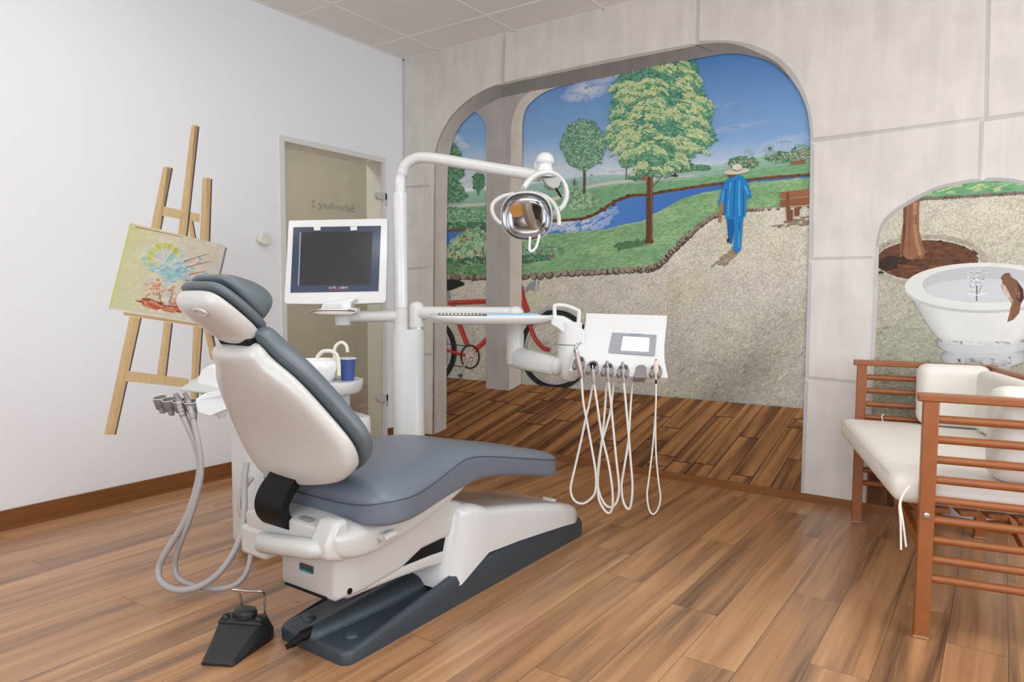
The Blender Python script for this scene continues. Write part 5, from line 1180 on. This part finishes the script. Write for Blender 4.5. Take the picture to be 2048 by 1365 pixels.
b = Paint('back', 13.6); b.poly([(1049, 580), (1060, 566), (1074, 559), (1078, 562), (1073, 583), (1060, 578), (1050, 586)], rgb(150, 152, 154)); b.line([(1074, 560), (1072, 583)], 3, rgb(206, 208, 210)); b.line([(1070, 634), (1085, 624), (1099, 614)], 6, rgb(168, 170, 174)); b.build('headlamp_and_mudguard', PM, bike)
# --- painted floor boards running towards their own vanishing point
wd = Paint('back', 14)
VX, VY = 1995.0, 228.0
def topy(x): return 756+(x-895.6)*(817.5-756)/(1603.8-895.6)
def boty(x): return 870.3+(x-865)*0.1564+22
def fan(x_b):
    """board line through baseboard point x_b, from bottom to top of the painted floor"""
    yb = boty(x_b); dx, dy = VX-x_b, VY-yb
    lo, hi = 0.0, 1.0
    for _ in range(30):
        m = (lo+hi)/2
        if yb+dy*m > topy(x_b+dx*m): lo = m
        else: hi = m
    return (x_b, yb), (x_b+dx*lo, yb+dy*lo)
brs = [rgb(92, 58, 34), rgb(124, 80, 46), rgb(150, 100, 58), rgb(72, 44, 28), rgb(112, 72, 42), rgb(166, 114, 66), rgb(100, 62, 36)]
def L_(a, b_, t): return (a[0]+(b_[0]-a[0])*t, a[1]+(b_[1]-a[1])*t)
def tone(): 
    t = random.random(); return jit(mix(rgb(92, 62, 42), rgb(176, 126, 78), t*t*(3-2*t)), 0.06)
xs = 560.0
while xs < 2000:
    wid = 44; ns = 5; edges = [fan(xs+wid*i/ns) for i in range(ns+1)]
    cuts = sorted([0.0, 1.0]+[random.uniform(0.1, 0.9) for _ in range(1+(random.random() < 0.6))])
    for (u, v) in zip(cuts, cuts[1:]):
        nk = 6; cols = [[tone()]*(nk+1) for i in range(ns+1)]
        for i in range(ns+1):
            c = tone(); c2_ = tone(); cols[i] = [mix(c, c2_, k/nk) for k in range(nk+1)]
        for i in range(ns):
            for k in range(nk):
                p, q = u+(v-u)*k/nk, u+(v-u)*(k+1)/nk
                wd.poly([L_(*edges[i], p), L_(*edges[i+1], p), L_(*edges[i+1], q), L_(*edges[i], q)], [cols[i][k], cols[i+1][k], cols[i+1][k+1], cols[i][k+1]]); wd.k -= 1
    wd.k += 1
    a, c = edges[0]; wd.line([a, c], [2.0, 1.0], rgb(66, 42, 28))
    for u in cuts[1:-1]: wd.line([L_(*edges[0], u), L_(*edges[-1], u)], 1.4, rgb(66, 42, 28))
    xs += wid
wd.build('painted_floor_boards', PWD, mural)

# --- middle pillar (paint in two tones) and arch soffits, then the stone front with its openings
st_d, st_m, st_l = rgb(160, 154, 150), rgb(186, 181, 175), rgb(214, 206, 196)
pi = Paint('back', 15)
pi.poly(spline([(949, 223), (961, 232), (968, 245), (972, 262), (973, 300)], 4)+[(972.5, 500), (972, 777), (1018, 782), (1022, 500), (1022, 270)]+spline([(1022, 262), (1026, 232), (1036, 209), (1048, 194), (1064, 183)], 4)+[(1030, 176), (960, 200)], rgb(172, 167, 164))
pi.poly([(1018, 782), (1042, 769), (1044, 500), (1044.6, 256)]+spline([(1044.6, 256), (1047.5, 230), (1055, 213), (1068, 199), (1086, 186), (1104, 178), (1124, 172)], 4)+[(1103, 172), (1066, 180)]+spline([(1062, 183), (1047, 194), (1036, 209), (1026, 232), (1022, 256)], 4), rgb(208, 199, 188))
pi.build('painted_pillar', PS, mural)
so = Paint('back', 16)
fL = [(868, 869), (868, 600), (869, 400), (870, 309)]+spline([(870, 309), (877, 282), (889, 256), (904, 232), (933, 203), (968, 181), (989, 172), (1001, 169.4)], 5)
fT = [(1036, 162), (1120, 145), (1200, 128), (1260, 116.6), (1330, 103), (1386, 91.5)]
fR = spline([(1392, 90), (1410, 87.6), (1444, 85.6), (1476, 90), (1517, 106), (1557, 128), (1584, 161), (1602, 189), (1614, 220), (1619.5, 256), (1621, 284)], 5)
iL = [(893, 860), (893.5, 480), (895.7, 335)]+spline([(895.7, 335), (904, 288), (914, 262), (930, 240), (949, 223.5)], 5)
iT = [(1000, 196), (1062, 182.6), (1103, 176), (1124, 172), (1180, 159), (1260, 144.5), (1320, 129)]
iR = spline([(1320, 129), (1383, 118.5), (1454, 107.4), (1493, 110), (1530, 119.6), (1549, 129), (1584, 160)], 5)
so.poly(fL[:4]+[(895.7, 335), (893.5, 480), (893, 858)], rgb(206, 199, 191))
arcF = fL[4:]; arcI = iL[3:]
n = 24
def resample(pts, n):
    d = [0]
    for a, c in zip(pts, pts[1:]): d.append(d[-1]+math.hypot(c[0]-a[0], c[1]-a[1]))
    out = []
    for i in range(n+1):
        t = d[-1]*i/n; k = max(j for j in range(len(d)) if d[j] <= t+1e-9); k = min(k, len(pts)-2); u = (t-d[k])/max(1e-9, d[k+1]-d[k]); out.append((pts[k][0]+(pts[k+1][0]-pts[k][0])*u, pts[k][1]+(pts[k+1][1]-pts[k][1])*u))
    return out
A_, B_ = resample(arcF+fT, 60), resample(arcI+iT, 60)
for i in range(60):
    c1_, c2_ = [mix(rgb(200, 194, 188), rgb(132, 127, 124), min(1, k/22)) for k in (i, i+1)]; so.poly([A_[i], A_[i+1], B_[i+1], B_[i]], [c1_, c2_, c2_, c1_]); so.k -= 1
so.k += 1
A_, B_ = resample(fT[-1:]+fR, 40), resample(iR, 40)
Q = [(x, y) for x, y in A_]; 
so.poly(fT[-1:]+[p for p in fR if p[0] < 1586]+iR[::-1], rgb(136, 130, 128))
so.line([(1392, 90), (1424, 103)], 1.2, rgb(90, 86, 84))
so.build('painted_soffit', PS, mural)

# right arch: its own view with tree, fountain and bird
def X6(x, y): return (1600+x/3.1027, 340+y/3.1027)
ro = [(1731, 1003), (1747, 761), (1755, 600)]+spline([(1757, 495), (1760, 469), (1774, 443), (1800, 421), (1838, 398), (1874, 380), (1922, 369), (1964, 363), (2019, 364), (2060, 372), (2110, 392), (2150, 420), (2180, 460), (2190, 500)], 5)+[(2195, 760), (2200, 1060)]
rb = Paint('back', 7.2)
rb.gridfill(1700, 2230, 340, 1080, 16, 30, lambda x, y: mix(rgb(214, 208, 190), rgb(166, 166, 146), max(0, min(1, (y-420)/330))))
for x, y in scatter([(1720, 395), (2210, 380), (2210, 900), (1720, 900)], 2400):
    t = max(0, min(1, (y-420)/330)); rb.blob(x, y, random.uniform(2, 9), random.uniform(1, 3.5), mix(mix(rgb(214, 208, 190), rgb(166, 166, 146), t), pick([rgb(234, 230, 212), rgb(120, 118, 100), rgb(206, 206, 164), rgb(178, 176, 178), rgb(90, 90, 76)]), random.uniform(0.08, 0.14+0.3*t)), 6, random.uniform(-0.6, 0.3))
rb.build('painted_gravel', PG, mural)
rg = Paint('back', 8.2)
rg.poly([(1800, 402), (1838, 400), (1900, 394), (1960, 390), (2200, 368), (2200, 340), (1800, 340)], rgb(112, 172, 126))
for x, y in scatter([(1830, 395), (1960, 386), (2200, 364), (2200, 345), (1830, 360)], 200): rg.blob(x, y, random.uniform(4, 12), random.uniform(1.5, 3), jit(pick(gl_+[rgb(110, 176, 136)]), 0.08), 6, -0.2)
for k in range(46): x = 1838+k*8; rg.blob(x, 399-(x-1838)*0.062, 5.2, 4, jit(rgb(120, 110, 98), 0.2), 7)
rg.build('painted_lawn', PF, mural)
# wooden floor strip at the foot of the right arch
rw = Paint('back', 9.2)
for k in range(40):
    x = 1690+k*13; rw.poly([(x, 900), (x+13, 902), (x+2, 1090), (x-12, 1088)], [jit(pick(brs), 0.15)]*2+[jit(pick(brs), 0.15)]*2); rw.k -= 1
rw.build('painted_floor_boards', PWD, mural)
rt = Paint('back', 10.2)
soil = [X6(790+315*math.cos(a), 562+125*math.sin(a)) for a in [6.283*i/40 for i in range(40)]]
for a in [6.283*i/44 for i in range(44)]: rt.blob(*X6(795+350*math.cos(a), 565+150*math.sin(a)), 9, 5, jit(rgb(176, 168, 152), 0.12), 7)
rt.poly(soil, rgb(104, 70, 50)); 
for x, y in scatter(soil, 140): rt.blob(x, y, random.uniform(3, 10), random.uniform(1.5, 4), jit(pick([rgb(104, 68, 50), rgb(86, 56, 42), rgb(122, 82, 58)]), 0.1), 6)
for x, y in scatter([X6(*p) for p in ((495, 560), (600, 520), (700, 560), (600, 600), (500, 640))], 50): rt.blob(x, y, 7, 3, jit(rgb(62, 46, 40), 0.1), 7)
soil_o = rt.build('painted_tree', PF, mural, 'painted brown tree trunk in an oval of soil, seen through the right arch')
b = Paint('back', 10.8); tk = [(640, 180), (745, 160), (738, 260), (740, 380), (760, 460), (776, 520), (756, 556), (735, 530), (700, 560), (660, 552), (640, 530), (618, 545), (624, 440), (640, 330)]
b.poly([X6(*p) for p in tk], rgb(150, 104, 76)); b.line([X6(*p) for p in ((655, 200), (648, 340), (640, 450), (632, 530))], 5, rgb(116, 78, 58)); b.line([X6(*p) for p in ((715, 200), (712, 340), (725, 450), (748, 530))], 7, rgb(178, 134, 102)); b.line([X6(*p) for p in ((685, 220), (680, 380), (680, 520))], 5, rgb(136, 94, 70)); b.build('trunk', PF, soil_o)
FXc = 1140
def bowl(y, hw): return [(FXc-hw, y), (FXc+hw, y)]
fo = Paint('back', 11.2)
def lathe2(rows, col):
    """painted round body: rows of (y, half width), horizontal shading of the paint"""
    n = 18
    for (ya, wa), (yb, wb) in zip(rows, rows[1:]):
        for k in range(n):
            u0, u1 = math.sin((k/n-0.5)*PI), math.sin(((k+1)/n-0.5)*PI)
            c0, c1_ = [mix(rgb(112, 112, 114), col, min(1, max(0, 1.15*math.cos((kk/n-0.5)*PI)**0.6))) for kk in (k, k+1)]
            sag = 0.10
            q = [X6(FXc+wa*u0, ya+sag*wa*math.sqrt(max(0, 1-u0*u0))), X6(FXc+wa*u1, ya+sag*wa*math.sqrt(max(0, 1-u1*u1))), X6(FXc+wb*u1, yb+sag*wb*math.sqrt(max(0, 1-u1*u1))), X6(FXc+wb*u0, yb+sag*wb*math.sqrt(max(0, 1-u0*u0)))]
            fo.poly(q, [c0, c1_, c1_, c0]); fo.k -= 1
    fo.k += 1
lathe2([(1150, 170), (1500, 190), (1600, 235), (1900, 250), (2150, 260)], rgb(196, 197, 198))
lathe2([(1120, 240), (1150, 268), (1180, 262), (1200, 240), (1215, 180)], rgb(206, 206, 206))
lathe2([(1040, 275), (1065, 292), (1095, 285), (1120, 250)], rgb(210, 210, 210))
lathe2([(800, 445), (850, 420), (920, 380), (980, 340), (1030, 295), (1062, 275)], rgb(226, 225, 222))
fountain = fo.build('painted_fountain', PM, mural, 'painted round stone fountain bowl')
b = Paint('back', 11.8); E_ = lambda cx, cy, rx, ry, n=40: [X6(cx+rx*math.cos(6.283*i/n), cy+ry*math.sin(6.283*i/n)) for i in range(n)]
b.poly(E_(FXc, 738, 492, 152), rgb(196, 196, 194)); b.poly(E_(FXc, 724, 490, 148), rgb(226, 226, 222)); b.poly(E_(FXc, 712, 382, 112), rgb(196, 197, 199)); b.poly(E_(FXc, 748, 364, 72), rgb(208, 211, 216)); b.build('basin_rim', PM, fountain)
b = Paint('back', 12.2)
for k in range(90):
    t = random.random(); x = 1097+random.uniform(-1, 1)*(20+45*(1-abs(t-0.25))); b.blob(*X6(x, 610+150*t), random.uniform(0.8, 2), random.uniform(0.6, 1.6), pick([rgb(240, 242, 246), rgb(96, 100, 108), rgb(150, 156, 164), rgb(250, 250, 252)]), 5)
b.line([X6(1097, 720), X6(1096, 815)], 3, rgb(110, 112, 116)); b.line([X6(1040, 770), X6(1100, 778), X6(1160, 768)], 2, rgb(234, 236, 240)); b.build('water_jet', PM, fountain)
b = Paint('back', 12.6)
b.poly([X6(*p) for p in ((1255, 655), (1275, 640), (1300, 640), (1312, 665), (1350, 690), (1385, 740), (1390, 800), (1372, 830), (1360, 890), (1325, 930), (1285, 946), (1300, 890), (1312, 830), (1290, 795), (1262, 765), (1248, 720), (1256, 690), (1244, 672))], rgb(128, 92, 70))
b.poly([X6(*p) for p in ((1250, 700), (1275, 720), (1310, 790), (1325, 812), (1305, 860), (1312, 828), (1290, 795), (1262, 765))], rgb(216, 196, 176)); b.poly([X6(*p) for p in ((1345, 700), (1385, 745), (1388, 800), (1370, 825), (1340, 800), (1368, 770))], rgb(70, 54, 50)); b.blob(*X6(1270, 655), 1.2, 1.2, rgb(30, 26, 24))
for k in range(14): b.line([X6(1300+5*k, 690+6*k), X6(1312+4*k, 730+6*k)], 1.1, pick([rgb(92, 64, 50), rgb(168, 130, 100)]))
b.line([X6(1330, 830), X6(1300, 930)], 2, rgb(170, 96, 76)); b.build('painted_bird', PM, mural, 'painted brown bird perched on the fountain rim')

# --- stone front of the arcade with its openings, bevelled edges and joints
big = fL+fT+fR+[(1617, 520), (1610, 757), (1603, 985), (1603, 1000), (868, 880)]
sf = Paint('back', 17)
outer = [(700, -140), (1100, -200), (2900, -560), (2900, 1300), (2400, 1160), (1612, 1006), (860, 873), (700, 850)]
wl_ = PY(808, 500, 0)
outer = [(809, 112), (1031, 58), (1210, 13), (1390, -33), (1700, -112), (2260, -260), (2260, 1130), (1900, 1065), (1740, 1035), (1603, 1011), (1400, 977), (1100, 928.5), (865, 891.5), (809, 883)]
big = [(865, 886)]+[(866, 700), (868, 400), (870, 309)]+fL[4:]+fT+fR+[(1617, 520), (1610, 757), (1602, 985), (1601.3, 1004), (1450, 980), (1200, 940), (1000, 909), (868, 887)]
rin = [(x, y) for x, y in ro[:-1]]+[(2196, 1080), (1900, 1040), (1740, 1010)]
rin = [(1730, 1027)]+ro[1:-1]+[(2196, 1112), (2000, 1077), (1760, 1032)]
sf.holes(outer, [big, rin], rgb(224, 219, 213))
stone = sf.build('painted_stone_front', PS, mural)
bv = Paint('back', 18)
bvl = rgb(182, 180, 176)
oR = spline([(1398, 81.8), (1444, 80.5), (1481, 84), (1517, 94), (1554, 113), (1584, 141), (1602, 169), (1616, 203), (1623.7, 238), (1627, 277)], 5)
A_, B_ = resample(oR, 40), resample(fR[2:], 40)
for i in range(40): bv.poly([A_[i], A_[i+1], B_[i+1], B_[i]], mix(rgb(186, 183, 174), rgb(196, 192, 190), i/40)); bv.k -= 1
bv.poly([(1200, 122), (1386, 87), (1392, 90), (1386, 93), (1200, 129), (1036, 163), (1006, 170), (1001, 166)], rgb(186, 182, 170))
bv.poly([(1621, 284), (1629, 290), (1627, 516), (1617, 521)], rgb(198, 195, 196)); bv.poly([(1617, 521), (1624, 528), (1618, 752), (1610, 758)], rgb(196, 193, 196)); bv.poly([(1609, 758), (1617, 765), (1608, 985), (1602, 984)], rgb(196, 194, 198))
rO = spline([(1751, 492), (1756, 465), (1766, 440), (1790, 418), (1826, 396), (1874, 373), (1922, 362), (1954, 357.5), (1964, 362), (1974, 355.5), (2019, 357), (2066, 366)], 5)
rI = spline([(1757.5, 495), (1760, 469), (1774, 443), (1800, 421), (1838, 398), (1874, 380), (1922, 369), (1964, 363), (2019, 364), (2060, 372)], 5)
A_, B_ = resample(rO, 40), resample(rI, 40)
for i in range(40): bv.poly([A_[i], A_[i+1], B_[i+1], B_[i]], rgb(186, 183, 183)); bv.k -= 1
bv.poly([(1751, 492), (1758, 495), (1755, 600), (1747, 761), (1740, 880), (1731, 1003), (1722, 1001), (1738, 765), (1748, 520)], rgb(206, 202, 201))
bv.line(fL[4:]+[(1001, 169.4)], 2, rgb(160, 154, 146)); bv.line([(868, 866), (869, 500), (870, 309)], 2, rgb(176, 168, 160))
bv.build('painted_bevels', PS, mural)
def joint(a, c, w_, dk_, lt_):
    jo = Paint('back', 18.5); (xa, ya), (xb, yb) = a, c
    d = math.hypot(xb-xa, yb-ya); nx, ny = -(yb-ya)/d, (xb-xa)/d
    jo.poly([(xa+nx*w_*0.35, ya+ny*w_*0.35), (xb+nx*w_*0.35, yb+ny*w_*0.35), c, (xb-nx*w_, yb-ny*w_), (xa-nx*w_, ya-ny*w_), a], [lt_, lt_, mix(lt_, dk_, 0.8), dk_, dk_, mix(lt_, dk_, 0.8)])
    jo.build('painted_joint', PS, mural)
JD, JL = rgb(196, 190, 184), rgb(236, 232, 228)
for a, c, w_ in (((1624, 285), (1965, 243), 9), ((1969, 243), (2250, 204), 9), ((1968, 243), (1977, -180), -9), ((1968, 243), (1965, 360), -9), ((1001, 166), (1004, 70), -7), ((1391, 89), (1394, -30), -7),
                 ((1620, 521), (1746, 518), 6), ((1611, 758), (1736, 770), 6), ((812, 377), (860, 374), 5), ((815, 541), (862, 538), 5), ((845, 713), (866, 711), 5)):
    joint(a, c, w_, JD, JL)

# ------------------------------------------------------------------ painted easel on the left wall
ez = thing('painted_easel', 'wooden easel with abstract canvas painted flat on the white wall', 'wall painting', (0, -1.75, 0.35))
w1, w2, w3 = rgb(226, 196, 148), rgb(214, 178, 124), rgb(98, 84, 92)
PE = paint_mat('easel_paint', 16, 0.08, 0.05, 80, stretch=(1, 4, 0.6))
def X1(x, y): return (180+x/2.0075, 220+y/2.0075)
e = Paint('left', 1); 
def stick(a, c, wa, wb, shade=True, roundtop=False):
    (xa, ya), (xb, yb) = X1(*a), X1(*c); wa /= 2.0075; wb /= 2.0075; 
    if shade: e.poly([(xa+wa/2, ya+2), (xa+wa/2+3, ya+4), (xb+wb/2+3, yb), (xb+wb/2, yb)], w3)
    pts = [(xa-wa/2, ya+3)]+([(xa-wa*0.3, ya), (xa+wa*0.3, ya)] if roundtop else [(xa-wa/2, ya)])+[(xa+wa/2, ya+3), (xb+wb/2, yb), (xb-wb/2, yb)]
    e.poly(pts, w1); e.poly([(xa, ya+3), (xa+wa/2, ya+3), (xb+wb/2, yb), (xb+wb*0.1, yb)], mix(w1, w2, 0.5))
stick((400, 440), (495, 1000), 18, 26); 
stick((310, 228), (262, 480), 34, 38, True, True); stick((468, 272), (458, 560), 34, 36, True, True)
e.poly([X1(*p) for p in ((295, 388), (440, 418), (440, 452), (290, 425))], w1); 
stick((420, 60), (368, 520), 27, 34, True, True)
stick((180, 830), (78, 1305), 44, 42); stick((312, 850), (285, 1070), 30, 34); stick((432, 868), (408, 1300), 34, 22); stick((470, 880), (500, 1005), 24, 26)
e.poly([X1(*p) for p in ((150, 1048), (395, 1080), (400, 1116), (142, 1090))], w1); e.poly([X1(*p) for p in ((135, 812), (440, 858), (440, 870), (135, 824))], w2)
easel = e.build('easel_frame', PE, ez)
cv_ = Paint('left', 2); cq = [(262, 446), (452, 487), (396, 646), (218, 617)]
cq = [X1(*p) for p in ((165, 455), (545, 544), (520, 700), (440, 862), (78, 800))]
def cbil(u, v):
    a, c = X1(165, 455), X1(545, 544); d, f = X1(78, 800), X1(470, 866); return (a[0]+(c[0]-a[0])*u+(d[0]-a[0])*v*(1-u)+(f[0]-c[0])*v*u, a[1]+(c[1]-a[1])*u+(d[1]-a[1])*v*(1-u)+(f[1]-c[1])*v*u)
cv_.poly([cbil(1.0, 0.02), cbil(1.02, 0.03), cbil(1.02, 0.98), cbil(1.0, 1.0)], rgb(150, 144, 146))
cv_.poly([cbil(0, 0), cbil(1, 0), cbil(1, 1), cbil(0, 1)], [rgb(218, 218, 168), rgb(230, 222, 208), rgb(234, 224, 212), rgb(216, 216, 176)])
canvas = cv_.build('canvas', PM, ez)
st2 = Paint('left', 3)
def dab(u, v, rx, ry, col, a=0.0, al=1.0):
    x, y = cbil(u, v); st2.blob(x, y, rx, ry, mix(rgb(218, 208, 186), col, al), 8, a, 0.3)
for k in range(420):
    u, v = random.uniform(0.03, 0.97), random.uniform(0.03, 0.97); 
    base_ = mix(rgb(216, 216, 162), rgb(236, 226, 208), min(1, u*2.2)); dab(u, v, random.uniform(3, 10), random.uniform(1.5, 4), jit(base_, 0.07), random.uniform(-0.8, 0.6))
for k in range(150): u, v = random.gauss(0.53, 0.12), random.gauss(0.42, 0.10); dab(u, v, random.uniform(3, 9), random.uniform(1.5, 4), jit(pick([rgb(160, 206, 214), rgb(176, 216, 222), rgb(206, 226, 226)]), 0.05), random.uniform(-0.8, 0.3))
for k in range(60): a = random.uniform(2.6, 5.6); u, v = 0.42+0.15*math.cos(a), 0.33+0.17*math.sin(a); dab(u, v, random.uniform(3, 7), random.uniform(1.5, 3), jit(pick([rgb(196, 206, 90), rgb(214, 218, 130)]), 0.05), a)
for k in range(110): u, v = random.uniform(0.3, 0.85), random.gauss(0.72, 0.08); dab(u, v, random.uniform(3, 9), random.uniform(1.5, 4), jit(pick([rgb(226, 178, 150), rgb(232, 214, 200), rgb(206, 220, 224), rgb(222, 160, 130)]), 0.05), random.uniform(-1, 0.5))
for k in range(70): u = random.uniform(0.28, 0.92); dab(u, 0.86+random.uniform(-0.05, 0.05), random.uniform(5, 12), random.uniform(1.5, 3), jit(pick([rgb(206, 110, 80), rgb(188, 92, 66), rgb(222, 150, 116)]), 0.06), 0.2)
for (a, c) in (((0.62, 0.30), (0.85, 0.14)), ((0.66, 0.36), (0.9, 0.22)), ((0.70, 0.44), (0.86, 0.36)), ((0.68, 0.52), (0.84, 0.46)), ((0.05, 0.03), (0.55, 0.02))): st2.line([cbil(*a), cbil(*c)], [2.4, 1], rgb(196, 120, 96))
for (a, c) in (((0.36, 0.80), (0.55, 0.86)), ((0.5, 0.86), (0.66, 0.84)), ((0.45, 0.7), (0.5, 0.86)), ((0.58, 0.66), (0.58, 0.86))): st2.line([cbil(*a), cbil(*c)], 1.0, rgb(70, 60, 58))
for (a, c) in (((0.42, 0.33), (0.34, 0.12)), ((0.43, 0.34), (0.5, 0.1)), ((0.42, 0.36), (0.22, 0.3)), ((0.44, 0.4), (0.25, 0.62)), ((0.46, 0.38), (0.72, 0.2))): st2.line([cbil(*a), cbil(*c)], [2.4, 0.8], rgb(238, 234, 216))
st2.line([cbil(0.0, 0.0), cbil(0.0, 1.0)], 3.5, rgb(214, 218, 130)); st2.line([cbil(0.0, 0.99), cbil(1.0, 0.99)], 3, rgb(236, 232, 228)); st2.line([cbil(0.985, 0.0), cbil(0.985, 0.9)], 4, rgb(232, 228, 230))
st2.build('brush_strokes', PM, canvas)
